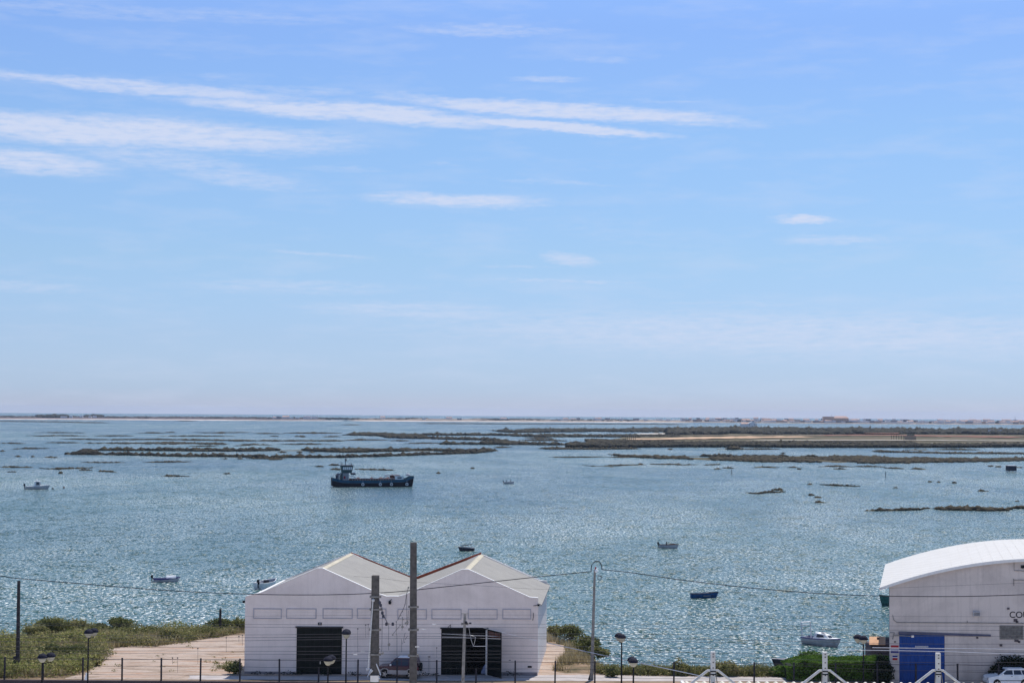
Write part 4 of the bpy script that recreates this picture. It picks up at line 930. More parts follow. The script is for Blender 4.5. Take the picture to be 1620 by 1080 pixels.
# the big ochre building
p = PZ(1303.5, 669.2, SEA); q = PZ(1335, 669.2, SEA); e = empty('large_building', (p.x, p.y, -1), 0, 'large ochre building with a hipped terracotta roof, tallest in the far village', 'building'); W_ = q.x-p.x
zt_ = lambda y: PY(1320, y, p.y).z+1
mb = MB(); mb.box(0, W_*.42, 0, 22, 0, zt_(660)); mb.box(W_*.42+.1, W_, 2, 26, 0, zt_(661)); mb.build('wall', M['orangewall'], e)
mb = MB(); a0, a1 = W_*.40, W_*1.02; zb_ = zt_(661)+.1; zz = zt_(657.8)
mb.add([(a0,1,zb_),(a1,1,zb_),(a1,27,zb_),(a0,27,zb_),(a0+7,14,zz),(a1-7,14,zz)], [(0,1,5,4),(1,2,5),(2,3,4,5),(3,0,4),(3,2,1,0)]); mb.build('roof', M['pinkroof'], e)
mb = MB(); mb.box(-.4, W_*.42-.1, -.4, 22.4, zt_(660)+.02, zt_(658.8)); mb.build('roof', M['pinkroof'], e)
mb = MB(); [mb.box(x, x+2.2, -.1, -.02 , z_, z_+2.2) for x in np.arange(3, W_*.4-3, 5) for z_ in (3, 8)]; [mb.box(x, x+2.2, 1.88, 1.98, z_, z_+2.2) for x in np.arange(W_*.45, W_-3, 5) for z_ in (3, 8)]; mb.build('window', M['fardark'], e)
mb = MB(); xx = PY(1317, 660, p.y).x-p.x; mb.tube([(xx,12,zz-3),(xx,12,zz+4.2)], .45); mb.build('antenna', M['fargrey'], e)
# distant white farmhouse on the big island, long white shed, stilt frame, mast
p = PZ(1172, 678, zI); q = PZ(1195, 678, zI); W_ = q.x-p.x; k_ = p.y/F
e = empty('farmhouse', (p.x, p.y, zI), 0, 'white farmhouse with gable end standing among scrub on the big island', 'house')
mb = MB(); mb.box(0, W_, 0, 14, 0, 7.6*k_); g0 = W_*.42; mb.prism([(g0,-.2,0),(W_,-.2,0),(W_,-.2,8*k_),((g0+W_)/2,-.2,12*k_),(g0,-.2,8*k_)], (0,8,0)); mb.build('wall', M['white'], e)
mb = MB(); mb.prism([(-.3,-.4,7.7*k_),(g0,-.4,7.7*k_),(g0+3,7,9.6*k_),(2,7,9.6*k_)], (0,.0,.3)); mb.build('roof', M['pinkroof'], e)
mb = MB(); [mb.box(x, x+1.5, -.32, -.22, z_, z_+1.6) for x, z_ in ((W_*.5, 6*k_), (W_*.84, 6*k_), (W_*.68, 3*k_))]; mb.build('window', M['fardark'], e)
p = PZ(1566, 684.6, zI); q = PZ(1590, 684.6, zI); W_ = q.x-p.x; k_ = p.y/F
e = empty('farm_shed', (p.x, p.y, zI), 0, 'long low white shed near the right edge of the big island', 'shed')
mb = MB(); mb.box(0, W_, 0, 9, 0, 4.6*k_); mb.box(W_*.58, W_*.62, -.6, -.05, 0, 5.6*k_); mb.build('wall', M['farwhite'], e); mb = MB(); mb.box(-.3, W_+.3, -.3, 9.3, 4.65*k_, 5.1*k_); mb.build('roof', M['fargrey'], e)
mb = MB(); [mb.box(W_*f, W_*f+2.2, -.12, -.03, .2, 3*k_) for f in (.12,.3,.72)]; mb.build('door', M['fardark'], e)
p = PZ(1431, 696, zI); q = PZ(1447, 696, zI); W_ = q.x-p.x; k_ = p.y/F
e = empty('salt_works_frame', (p.x, p.y, zI), 0, 'dark open timber structure with boarded sides in the salt fields', 'structure')
mb = MB(); [mb.box(x, x+.35, y, y+.35, 0, 7.4*k_) for x in np.linspace(0, W_, 6) for y in (0, 5)]; mb.build('post', M['wood_dark'], e)
mb = MB(); [mb.box(-.2, W_+.4, -.15, -.05, z_*k_, (z_+1.2)*k_) for z_ in (1.2,3.2,5.2)]; mb.build('boarding', M['hutwall'], e)
mb = MB(); mb.box(W_*.3, W_*.9, .5, 5, 7.45*k_, 8.9*k_); mb.build('roof', M['seagreen'], e)
for i, x in enumerate(list(range(990, 1006, 3))+list(range(1410, 1430, 4))):
    p = PZ(x, 696.5 if x < 1100 else 695, zI); mb = MB(); mb.box(-.18, .18, -.18, .18, -.5, 4.6); mb.box(-.6, .6, -.1, .1, 3.6, 3.9); o = mb.build('timber_post', M['wood_dark']); o.location = p
    tag(o, 'thin timber post in the row at the left end of the sand strip' if x < 1100 else 'thin timber post beside the dark timber structure', 'post', 'timber posts at the sand strip' if x < 1100 else 'timber posts by the timber structure')
p = PZ(1606, 670.5, SEA); mb = MB(); mb.tube([(0,0,-2),(0,0,20)], [1.3,.5], 6); mb.tube([(0,0,20),(0,0,24)], .25, 4); mb.box(-3,3,-1,1,8,9); o = mb.build('mast', M['fargrey']); o.location = p; tag(o, 'faint tall mast above the roofs at the right end of the far village', 'mast')

# things standing in the water
for (x, y0, y1, l) in [(1157.5,742.5,750.5,'thin dark stake sticking out of the water left of centre of the right marsh'), (1401,746,755,'thin pale stake sticking out of the water right of the other stake')]:
    p = PZ(x, y1, SEA); k_ = p.y/F; mb = MB(); mb.tube([(0,0,-1),(.05,0,(y1-y0)*k_*.5),(-.1,0,(y1-y0)*k_)], [.16,.14,.11], 6); mb.tube([(-.3,0,(y1-y0)*k_*.82),(.3,0,(y1-y0)*k_*.86)], .05, 5); o = mb.build('stake', M['wood_dark']); o.location = p; tag(o, l, 'stake')
p = PZ(1594.5, 746, SEA); q = PZ(1607.5, 746, SEA); k_ = p.y/F; W_ = q.x-p.x; e = empty('water_hut', p, 0, 'dark boarded hut standing in the water at the right edge', 'hut')
mb = MB(); mb.box(.35, W_, 0, 5, .5, 9.3*k_); [mb.box(x, x+.16, -.06, -.01, .55, 9.2*k_) for x in np.arange(.5, W_-.2, .55)]; mb.build('wall', mat('slate_boards', (.035,.045,.07), .8, .3, 2), e)
mb = MB(); mb.box(.15, W_+.2, -.2, 5.2, 9.35*k_, 9.9*k_); mb.build('roof', M['greyboat'], e); mb = MB(); [mb.box(x, x+.22, y, y+.22, -1.5, .45) for x in (.4, W_/2, W_-.3) for y in (.1, 4.6)]; mb.build('stilt', M['wood_dark'], e)
mb = MB(); mb.box(-.2, .3, 0, 2, .45, .6); mb.tube([(-.05,.1,-1),(-.05,.1,9.6*k_)], .10, 5); mb.tube([(-.05,.1,6*k_),(.35,.1,6*k_)], .06, 5); mb.build('landing', M['wood_dark'], e)
for (x, y, m, l) in [(83.5,773.3,'black','small dark mooring buoy just right of the white cabin boat'), (101,771.5,'rust','small rusty mooring buoy well right of the white cabin boat'),(1147,965.5,'darkboat','small dark mooring buoy below the blue rowing boat')][:2]:
    p = PZ(x, y, SEA); mb = MB(); mb.lathe([(0,-.4),(.3,-.3),(.42,0),(.3,.3),(.1,.42),(.06,.6),(0,.6)], 10); o = mb.build('buoy', M[m], smooth=True); o.location = p; tag(o, l, 'buoy')

# ------------------------------------------------------------ boats
def hull_mesh(L_, B, Hs, Hb, trans=.75, floor=.18, nst=14, point=1.0, draft=.35, th=.05, deck=None):
    """open boat; x from stern 0 to bow L. returns outer hull MB and inside MB"""
    out = MB(); ins = MB(); prof_ = []
    for i in range(nst+1):
        s = i/nst; b = B/2*(trans+(1-trans)*math.sin(min(1, s/.45)*math.pi/2)) if s < .45 else B/2*max(0.02, (1-((s-.45)/.55)**2.1*point))
        z = Hs+(Hb-Hs)*s**2.2; kz = -draft*(1-max(0, (s-.8)/.2)**2*.8); x = s*L_+(.05*L_*0); flare = .72 if s < .9 else .5
        prof_.append((x, b, z, kz, flare))
    ring = []
    for (x, b, z, kz, fl) in prof_:
        rake = .10*L_*max(0, (x/L_-.8)/.2)
        ring.append([(x+rake, -b, z), (x+rake*.5, -b*(fl+.18), z*.4), (x, -b*fl*.8, kz*.5), (x, 0, kz), (x, b*fl*.8, kz*.5), (x+rake*.5, b*(fl+.18), z*.4), (x+rake, b, z)])
    vs = [p for r_ in ring for p in r_]; m = 7; fs = [(i*m+j, i*m+j+1, (i+1)*m+j+1, (i+1)*m+j) for i in range(nst) for j in range(m-1)]; fs += [tuple(range(m))[::-1]]
    out.add(vs, fs)
    ring2 = []
    for (x, b, z, kz, fl) in prof_:
        rake = .10*L_*max(0, (x/L_-.8)/.2); bb = max(.005, b-th); x_ = min(max(x, th), L_-th); ring2.append([(x_+rake*.9, -bb, z), (x_, -bb*.82, floor), (x_, bb*.82, floor), (x_+rake*.9, bb, z)])
    vs = [p for r_ in ring2 for p in r_]; fs = [(i*4+j, (i+1)*4+j, (i+1)*4+j+1, i*4+j+1) for i in range(nst) for j in range(3)]; fs += [(0,1,2,3)]
    ins.add(vs, fs)
    rail = MB()
    for sgn in (-1, 1):
        pts = [(r_[0][0], sgn*(abs(r_[0][1])-.0), r_[0][2]+.015) for r_ in ring]; rail.tube(pts, .045, 5)
    rail.tube([(0, -prof_[0][1], prof_[0][2]+.015), (0, prof_[0][1], prof_[0][2]+.015)], .045, 5)
    return out, ins, rail, prof_
def outboard(parent, x, z, m='black', s=1.0, cowl=None):
    e_ = MB(); e_.box(x-.42*s, x-.05*s, -.14*s, .14*s, z+.12*s, z+.50*s); e_.box(x-.36*s, x-.12*s, -.10*s, .10*s, z+.50*s, z+.60*s); e_.box(x-.30*s, x-.16*s, -.06*s, .06*s, z-.75*s, z+.12*s); e_.box(x-.12*s, x+.05*s, -.12*s, .12*s, z-.15*s, z+.12*s)
    return e_.build('outboard_motor', M[m], parent, bevel=.02)
def open_boat(name, px, py, L_, B, rz, mh, label, cat='boat', Hs=.55, Hb=.85, mi='boatin', mr='white', thw=2, motor=None, trans=.8, stripe=None, z=SEA, draft=.3, group=None):
    p = PZ(px, py, SEA) if z == SEA else PZ(px, py, z)
    e = empty(name, (p.x, p.y, z), rz, label, cat, group); o, i_, r_, pf = hull_mesh(L_, B, Hs, Hb, trans, draft=draft)
    off = -L_/2
    for q, nm, m in ((o, 'hull', mh), (i_, 'inside', mi), (r_, 'gunwale', mr)):
        q.v = [(v[0]+off, v[1], v[2]) for v in q.v]; q.build(nm, M[m], e, smooth=(nm == 'hull'))
    for k in range(thw):
        x = off+L_*(.28+.28*k); b = B/2*.93; mb = MB(); mb.box(x-.12, x+.12, -b, b, Hs*.62, Hs*.62+.04); mb.build('thwart', M['wood_dark' if mh != 'white' else 'boatin'], e)
    if stripe:
        mb = MB()
        for sgn in (-1, 1):
            for a, b in zip(pf, pf[1:]):
                if b[0] > L_*.97: continue
                ya, yb = sgn*(a[1]+.004), sgn*(b[1]+.004); ra = .10*L_*max(0, (a[0]/L_-.8)/.2); rb = .10*L_*max(0, (b[0]/L_-.8)/.2)
                mb.quad((a[0]+off+ra, ya, a[2]-.03), (b[0]+off+rb, yb, b[2]-.03), (b[0]+off+rb*.85, yb*.97+sgn*.01, b[2]-.18), (a[0]+off+ra*.85, ya*.97+sgn*.01, a[2]-.18))
        mb.build('stripe', M[stripe], e)
    if motor: outboard(e, off, Hs, motor, 1.0)
    return e, off
def person(name, loc_, rz, label, sit=True, parent=None, m='cloth'):
    me = bpy.data.meshes.new('person'); 
    J = {'pel':(0,0,.0),'che':(.02,0,.32),'nk':(.03,0,.50),'hd':(.05,0,.62),'tp':(.05,0,.74),
         'hl':(.03,.10,-.02),'kl':(.42,.14,.03),'al':(.44,.14,-.38),'fl':(.58,.14,-.42),'hr':(.03,-.10,-.02),'kr':(.42,-.14,.03),'ar':(.44,-.14,-.38),'fr':(.58,-.14,-.42),
         'sl':(.02,.19,.44),'el':(.10,.25,.20),'wl':(.30,.20,.10),'gl':(.38,.18,.09),'sr':(.02,-.19,.44),'er':(.10,-.25,.20),'wr':(.30,-.20,.12),'gr':(.38,-.18,.10)}
    rad = {'pel':.15,'che':.15,'nk':.06,'hd':.10,'tp':.075,'hl':.09,'kl':.065,'al':.045,'fl':.04,'hr':.09,'kr':.065,'ar':.045,'fr':.04,'sl':.065,'el':.048,'wl':.032,'gl':.035,'sr':.065,'er':.048,'wr':.032,'gr':.035}
    K = list(J); E = [('pel','che'),('che','nk'),('nk','hd'),('hd','tp'),('pel','hl'),('hl','kl'),('kl','al'),('al','fl'),('pel','hr'),('hr','kr'),('kr','ar'),('ar','fr'),('che','sl'),('sl','el'),('el','wl'),('wl','gl'),('che','sr'),('sr','er'),('er','wr'),('wr','gr')]
    me.from_pydata([J[k] for k in K], [(K.index(a), K.index(b)) for a, b in E], []); o = bpy.data.objects.new(name, me); C.objects.link(o); me.materials.append(M[m])
    o.modifiers.new('skin', 'SKIN'); 
    for i, k in enumerate(K): me.skin_vertices[0].data[i].radius = (rad[k], rad[k]*.9)
    me.skin_vertices[0].data[0].use_root = True; s = o.modifiers.new('sub', 'SUBSURF'); s.levels = 1; s.render_levels = 2
    o.location = loc_; o.rotation_euler = (0,0,rz); tag(o, label, 'person')
    mb = MB(); mb.lathe([(0,.80),(.07,.785),(.115,.72),(.12,.64),(.10,.58),(.06,.55)], 12, (.025,0,0)); mb.build('hair', M['hair'], o, smooth=True)
    mb = MB(); mb.lathe([(0,.70),(.05,.69),(.085,.65),(.088,.60),(.06,.55),(.03,.53),(0,.525)], 12, (.085,0,0)); mb.box(.165,.195,-.014,.014,.595,.64); mb.box(.162,.175,-.03,.03,.562,.572); mb.build('face', M['skin'], o, smooth=False)
    return o
# white boat with wheelhouse (far left)
p = PZ(57, 773.4, SEA); e = empty('cabin_boat', p, R(6), 'white cabin boat with dark outboard, moored at the far left', 'boat')
o, i_, r_, pf = hull_mesh(7.6, 2.5, .95, 1.45, .85, floor=.45); 
for q, nm, m in ((o,'hull','greyboat'),(i_,'inside','white'),(r_,'gunwale','white')): q.v = [(v[0]-3.6, v[1], v[2]) for v in q.v]; q.build(nm, M[m], e, smooth=nm == 'hull')
mb = MB(); mb.prism([(-.6,-.95,.9),(1.6,-.95,.95),(1.25,-.85,2.55),(-.35,-.85,2.65)], (0,1.8,0)); mb.build('cabin', M['white'], e)
mb = MB(); mb.box(-.7,1.4,-.98,.98,2.66,2.75); mb.build('cabin_roof', M['white'], e)
mb = MB(); mb.prism([(.15,-.968,1.45),(1.35,-.955,1.45),(1.12,-.885,2.45),(.15,-.885,2.45)], (0,-.02,0)); mb.prism([(1.62,-.7,1.5),(1.62,.7,1.5),(1.33,.7,2.4),(1.33,-.7,2.4)], (.02,0,0)); mb.build('window', M['glass'], e)
mb = MB(); mb.prism([(1.5,-1.0,1.10),(3.6,-.35,1.42),(3.6,.35,1.42),(1.5,1.0,1.10)], (0,0,.14)); mb.build('foredeck', M['white'], e)
mb = MB(); mb.tube([(.1,0,2.75),(.1,0,3.3)], .04); mb.lathe([(0,3.1),(.25,3.15),(.25,3.35),(0,3.4)], 10, (.3,0,0)); mb.build('antenna', M['white'], e); outboard(e, -3.6, .95, 'navy', 1.6)
# small white/blue boat with canopy
e, off = open_boat('motorboat', 262, 919.8, 3.9, 1.55, R(12), 'greyboat', 'white motorboat with purple stripe and white bow cover, left of the shed', Hs=.55, Hb=.75, mr='purple', stripe='purple', motor='black', thw=1, trans=.9)
mb = MB(); n_ = 8
for k in range(n_):
    x0_, x1_ = .1+k*1.55/n_, .1+(k+1)*1.55/n_; w0, w1 = [.72*math.sqrt(max(.02, 1-(max(0,x-.2)/1.7)**2)) for x in (x0_, x1_)]
    mb.prism([(x0_,-w0,.6),(x0_,w0,.6),(x0_,w0*.6,.98),(x0_,-w0*.6,.98)], (x1_-x0_, 0, 0))
mb.build('bow_cover', M['white'], e, bevel=.04)
# white skiff stern-on behind the shed roof
e, off = open_boat('skiff', 422.0, 929.5, 4.6, 2.4, R(66), 'white', 'white skiff seen from behind, half hidden by the left roof of the shed', Hs=.95, Hb=1.3, motor='black', thw=2, trans=.92, mi='boatin')
mb = MB(); mb.box(-.5,.1,-.35,.35,.25,.95); mb.box(-.2,-.1,-.5,.5,.95,1.25); mb.tube([(-1.4,-.8,.8),(-1.4,-.8,1.3),(-1.4,.8,1.3),(-1.4,.8,.8)], .03); mb.build('console', M['darkboat'], e)
mb = MB(); mb.lathe([(0,0),(.25,.02),(.25,.4),(0,.45)], 10, (-1.9,.55,.35)); mb.box(-2.0,-1.6,-.8,-.4,.35,.7); mb.build('fuel_tank', M['greyboat'], e)
# awning boat near the right gable
e, off = open_boat('awning_boat', 738.5, 870.8, 3.0, 1.3, R(168), 'darkboat', 'small dark boat under a black awning beyond the right gable', Hs=.6, Hb=.8, mr='greyboat', thw=2)
mb = MB(); mb.prism([(-1.0,-.62,1.22),(.9,-.55,1.0),(1.15,-.5,1.06),(.9,-.55,1.1),(-.9,-.62,1.36)], (0,1.2,0)); mb.build('awning', M['black'], e)
mb = MB(); [mb.tube([(x, y, .55), (x*.9, y, z_)], .025) for x, y, z_ in ((-.95,-.55,1.25),(-.95,.55,1.25),(.75,-.5,1.05),(.75,.5,1.05))]; mb.build('awning_frame', M['alu'], e)
# far little boat with gear
e, off = open_boat('dinghy', 804.5, 764.8, 3.7, 1.6, R(5), 'greyboat', 'small grey dinghy with two figures in mid water, centre of the lagoon', Hs=.7, Hb=.9, motor='black', thw=2)
person('person', (p0 := e.location+Vector((-.9,0,.62))), R(10), 'person in dark clothes seated at the stern of the small grey dinghy'); person('person', e.location+Vector((.9,.1,.75)), R(160), 'person in dark clothes seated at the bow of the small grey dinghy')
# boat with a person, right of centre
e, off = open_boat('fishing_boat', 1057, 866.5, 3.7, 1.5, R(-14), 'greyboat', 'pale grey fishing boat with one seated person, above the blue boat', Hs=.65, Hb=.8, mr='rust', motor='black', thw=2, draft=.3)
person('person', e.location+Vector((-.35,.05,.55)), R(10), 'person in dark clothes sitting in the pale grey fishing boat')
mb = MB(); mb.prism([(.3,-.55,.72),(1.4,-.25,.82),(1.4,.25,.82),(.3,.55,.72)], (0,0,.12)); mb.build('foredeck', M['rust'], e)
# blue rowing boat
e, off = open_boat('rowing_boat', 1113, 945.0, 3.9, 1.4, R(8), 'blueboat', 'blue wooden rowing boat with pale inside, right of the slim pole', Hs=.62, Hb=.85, mi='boatin', mr='navy', thw=3, trans=.82)
mb = MB(); mb.box(-.2,.9,-.745,-.715,.33,.40); mb.build('name_strip', M['lampglass'], e)
# white boat with gantry
e = empty('gantry_boat', PZ(1299, 1019.5, SEA), R(-48), 'white cabin cruiser with a tall stern frame, moored close to the hedge', 'boat')
o, i_, r_, pf = hull_mesh(4.1, 1.85, .62, .80, .85, floor=.30)
for q, nm, m in ((o,'hull','greyboat'),(i_,'inside','boatin'),(r_,'gunwale','purple')): q.v = [(v[0]-2.05, v[1], v[2]) for v in q.v]; q.build(nm, M[m], e, smooth=nm == 'hull')
e.scale = (1.18, 1.18, 1.18)
mb = MB(); mb.prism([(-.35,-.62,.72),(1.35,-.45,.80),(1.05,-.38,1.18),(-.25,-.52,1.3)], (0,0,0.001)); 
mb = MB(); mb.add([(-.5,-.68,.70),(1.3,-.42,.80),(1.3,.42,.80),(-.5,.68,.70),(-.4,-.52,1.25),(.85,-.34,1.12),(.85,.34,1.12),(-.4,.52,1.25)], [(0,1,5,4),(1,2,6,5),(2,3,7,6),(3,0,4,7),(4,5,6,7)]); mb.build('cabin', M['white'], e)
mb = MB(); mb.prism([(1.3,-.62,.76),(2.2,-.12,.83),(2.2,.12,.83),(1.3,.62,.76)], (0,0,.05)); mb.prism([(-.4,-.82,.72),(1.3,-.66,.76),(1.3,-.44,.76),(-.4,-.66,.72)], (0,0,.05)); mb.build('foredeck', M['white'], e)
mb = MB(); mb.prism([(-.1,-.655,.85),(.75,-.52,.92),(.62,-.45,1.08),(-.05,-.57,1.15)], (0,-.02,0)); mb.prism([(1.24,-.28,.86),(1.24,.28,.86),(.98,.24,1.06),(.98,-.24,1.06)], (.02,0,.01)); mb.build('window', M['glass'], e)
mb = MB(); mb.box(.1,.6,-.2,.2,1.26,1.30); mb.tube([(.2,-.2,1.25),(.25,-.2,1.5),(.25,.2,1.5)], .03); mb.build('hatch', M['boatin'], e)
mb = MB(); mb.tube([(-1.85,-.74,.5),(-2.0,-.72,2.15),(-2.0,.72,2.15),(-1.85,.74,.5)], .085, 6); mb.tube([(-2.05,-.5,1.85),(-2.05,.3,1.85)], .05); mb.build('stern_frame', M['white'], e)
# grey boat half hidden by the hedge and the green boat behind the hall
e, off = open_boat('beached_boat', 1250, 1052, 3.6, 1.35, R(-170), 'darkboat', 'dark grey boat at the shore, half hidden behind the bright hedge', Hs=.6, Hb=.8, mr='greyboat', thw=2, draft=.2)
e, off = open_boat('fishing_boat', 1418, 957.5, 4.2, 1.6, R(180), 'greenboat', 'green boat showing only its bow beside the left corner of the hall', Hs=.9, Hb=1.6, mr='seagreen', thw=2)

# ------------------------------------------------------------ cargo barge
p = PZ(588, 769.3, SEA); e = empty('cargo_ship', p, R(12), 'dark blue cargo barge with wheelhouse at the stern, anchored on the lagoon', 'ship')
LS = 29.6; B = 7.2; nst = 26; rg = []
for i in range(nst+1):
    s = i/nst; b = B/2*min(1, (.62+.38*math.sin(min(1, s/.12)*math.pi/2)))*(1 if s < .84 else max(.12, 1-((s-.84)/.16)**2.0*.9))
    zt2 = 2.35+.9*max(0, (.14-s)/.14)+ (.0 if s < .55 else .45*((s-.55)/.45)) + (1.0 if s > .93 else (.25 if s > .90 else 0)); st_ = 1.2*max(0, (.10-s)/.10)
    rk = .9*max(0, (s-.88)/.12); rg.append([(s*LS-LS/2+f*rk, sg*b*g_, z_) for sg, f, g_, z_ in ((-1,1,1,zt2),(-1,.8,.99,max(1.2,zt2-.95)),(-1,.3,.97,.2+st_*.5),(-1,0,.8,-.8+st_),(1,0,.8,-.8+st_),(1,.3,.97,.2+st_*.5),(1,.8,.99,max(1.2,zt2-.95)),(1,1,1,zt2))])
def ringfaces(js, m=8): return [(i*m+j, i*m+j+1, (i+1)*m+j+1, (i+1)*m+j) for i in range(nst) for j in js]
vs = [q for r_ in rg for q in r_]
mb = MB(); mb.add(vs, ringfaces([1,2,3,4,5])+[(0,1,2,3,4,5,6,7)[::-1], tuple(nst*8+j for j in range(8))]); mb.build('hull', M['navy'], e)
mb = MB(); mb.add(vs, ringfaces([0,6])); mb.build('topsides', M['blue'], e)
mb = MB()
for sg in (0, 7): mb.tube([Vector(r_[sg])+Vector((0,0,.03)) for r_ in rg], .07, 5)
mb.build('rail', M['seagreen'], e)
mb = MB()
for sg in (1, 6): mb.tube([Vector(r_[sg])+Vector((0,(-.03 if sg == 1 else .03),0)) for r_ in rg], .06, 5)
mb.build('rubbing_strake', M['seagreen'], e)
mb = MB(); mb.add([(x, y*.96, 1.75) for r_ in rg for (x, y, z_) in (r_[0], r_[7])], [(2*i, 2*i+2, 2*i+3, 2*i+1) for i in range(nst)]); mb.build('deck', M['rust'], e)
mb = MB()
for sg in (-1, 1): mb.box(-8.0, 10.6, sg*2.75-.08, sg*2.75+.08, 1.76, 2.95)
mb.box(-8.0, -7.85, -2.66, 2.66, 1.76, 2.95); mb.box(10.45, 10.6, -2.66, 2.66, 1.76, 2.95); mb.build('hatch_coaming', M['rust'], e)
mb = MB()
for x in np.arange(-7.5, 10.4, .95): mb.box(x, x+.10, -2.95, -2.84, 1.8, 2.9)
mb.tube([(-8,-2.9,3.05),(10.6,-2.9,3.05)], .07); mb.build('coaming_rib', M['greyboat'], e)
mb = MB()
for x, y, r_ in ((3.4,0,1.3),(6.0,.3,1.7),(8.2,-.2,1.8),(-5,.2,1.0),(0,0,.9)): mb.lathe([(r_*1.5,0),(r_*1.2,.5),(r_*.6,1.0),(0,1.25)], 12, (x,y,2.2))
mb.build('cargo', M['rust'], e)
mb = MB()
for a, b in (((3.5,-2,2.9),(5.2,-2,4.2)),((6.8,-2,2.9),(5.2,-2,4.2)),((7.5,-1.5,4.5),(9.6,-2,3.0)),((4.4,-2,4.25),(7.3,-1.6,4.3)),((7.0,-1.5,4.4),(10.2,-1.2,4.3)),((-7.2,-2.2,3.9),(-5.6,-2.4,2.8)),((-8.5,-2.4,3.8),(-7.2,-2.2,3.9))): mb.tube([a, b], .13, 5)
mb.build('deck_gear', M['greyboat'], e)
mb = MB(); mb.box(6.8,10.4,-1.2,1.2,3.0,4.15); mb.build('excavator_body', M['rust'], e)
mb = MB(); mb.box(8.1,11.3,-3.35,-3.2,2.7,4.0); bd = mb.build('name_board', M['white'], e); mb = MB(); mb.box(9.0,10.6,-3.37,-3.36,3.1,3.6); mb.build('emblem', M['fardark'], bd)
mb = MB(); mb.lathe([(0,0),(.75,0),(.85,.35),(.6,.75),(0,.85)], 12, (13.4,0,3.95)); mb.build('anchor_winch', M['greyboat'], e)
# superstructure
mb = MB(); mb.box(-11.4,-8.7,-2.1,2.1,1.76,5.0); mb.build('deckhouse', mat('mid_grey_paint', (.30,.32,.34), .6, .15, 2), e)  # deckhouse in plain mid-grey paint
mb = MB(); mb.box(-10.6,-9.9,-2.14,-2.105,3.0,3.9); mb.box(-8.69,-8.66,-1.2,1.2,3.0,4.2); mb.build('emblem', M['red'], e)
mb = MB(); mb.box(-11.5,-11.42,-2.0,2.0,2.0,5.0); mb.box(-11.4,-10.95,-2.2,-2.11,1.8,5.0); mb.build('bulkhead', M['seagreen'], e)
mb = MB(); mb.prism([(-11.0,-2.2,5.05),(-7.7,-2.2,5.05),(-7.4,-2.3,6.2),(-7.2,-2.4,7.6),(-11.5,-2.4,7.6),(-11.2,-2.3,6.2)], (0,4.6,0)); wh = mb.build('wheelhouse', M['seagreen'], e)
mb = MB()
for k in range(5): mb.box(-10.9+k*.70, -10.35+k*.70, -2.45, -2.41, 6.25, 7.25)
for k in range(4): mb.box(-7.34, -7.22, -2.0+k*1.05, -1.2+k*1.05, 6.3, 7.3)
mb.build('window', M['white'], wh)
mb = MB(); mb.box(-11.9,-6.8,-2.7,2.7,7.65,7.85); mb.build('wheelhouse_roof', M['fardark'], wh)
mb = MB(); mb.box(-7.6,-6.2,-2.3,2.3,4.4,5.0); mb.build('bridge_wing', M['fardark'], e)
mb = MB(); mb.tube([(-9.8,0,7.85),(-9.7,0,11.6)], [.14,.07]); mb.tube([(-11.2,1,7.85),(-11.3,1,9.4)], .06); mb.tube([(-8.3,-1.5,7.85),(-8.2,-1.5,9.0)], .05); mb.box(-11.6,-10.6,-.2,.2,8.3,8.5); mb.tube([(-10.3,0,9.2),(-9.2,0,9.4)], .05); mb.box(-9.9,-9.3,-.15,.15,9.4,10.1); mb.tube([(-7.4,1,7.85),(-7.4,1,8.5)], .15); mb.build('mast', M['fardark'], e)
mb = MB(); mb.box(-13.2,-12.0,-1.4,1.4,2.9,4.4); mb.box(-12.9,-11.8,-.9,.9,4.4,4.7); mb.build('stern_box', M['fardark'], e)
mb = MB()
for x, y in ((-14.2,-2.0),(-13.6,-2.3),(-12.6,-2.6),(-14.2,2.0),(-12.4,-2.7)): mb.tube([(x,y,2.9),(x+.05,y,4.3)], .05, 5)
mb.tube([(-14.2,2.0,4.3),(-14.25,0,4.35),(-14.2,-2.0,4.3),(-13.5,-2.35,4.3),(-12.4,-2.7,4.25)], .05, 5); mb.tube([(-13,-1.2,2.5),(-11.6,-1.6,4.8)], .12); mb.build('stern_railing', M['greyboat'], e)
mb = MB(); mb.box(-13.0,-12.0,-.5,.5,4.72,5.0); mb.build('life_raft', M['white'], e)
for x in (-3.7, 2.7, 6.8, 12.6):
    mb = MB(); r_ = .42; mb.lathe([(r_+.14*math.cos(a), .14*math.sin(a)) for a in np.linspace(0, 6.283, 9)], 14, (x,-3.66 if x < 12 else -3.0,.95), 'y'); fd = mb.build('tyre_fender', M['white'], e, smooth=True)
    mb = MB(); mb.tube([(x,-3.62 if x < 12 else -2.96,1.35),(x,-3.6 if x < 12 else -3.0,2.4)], .03, 4); mb.build('rope', M['greyboat'], fd)

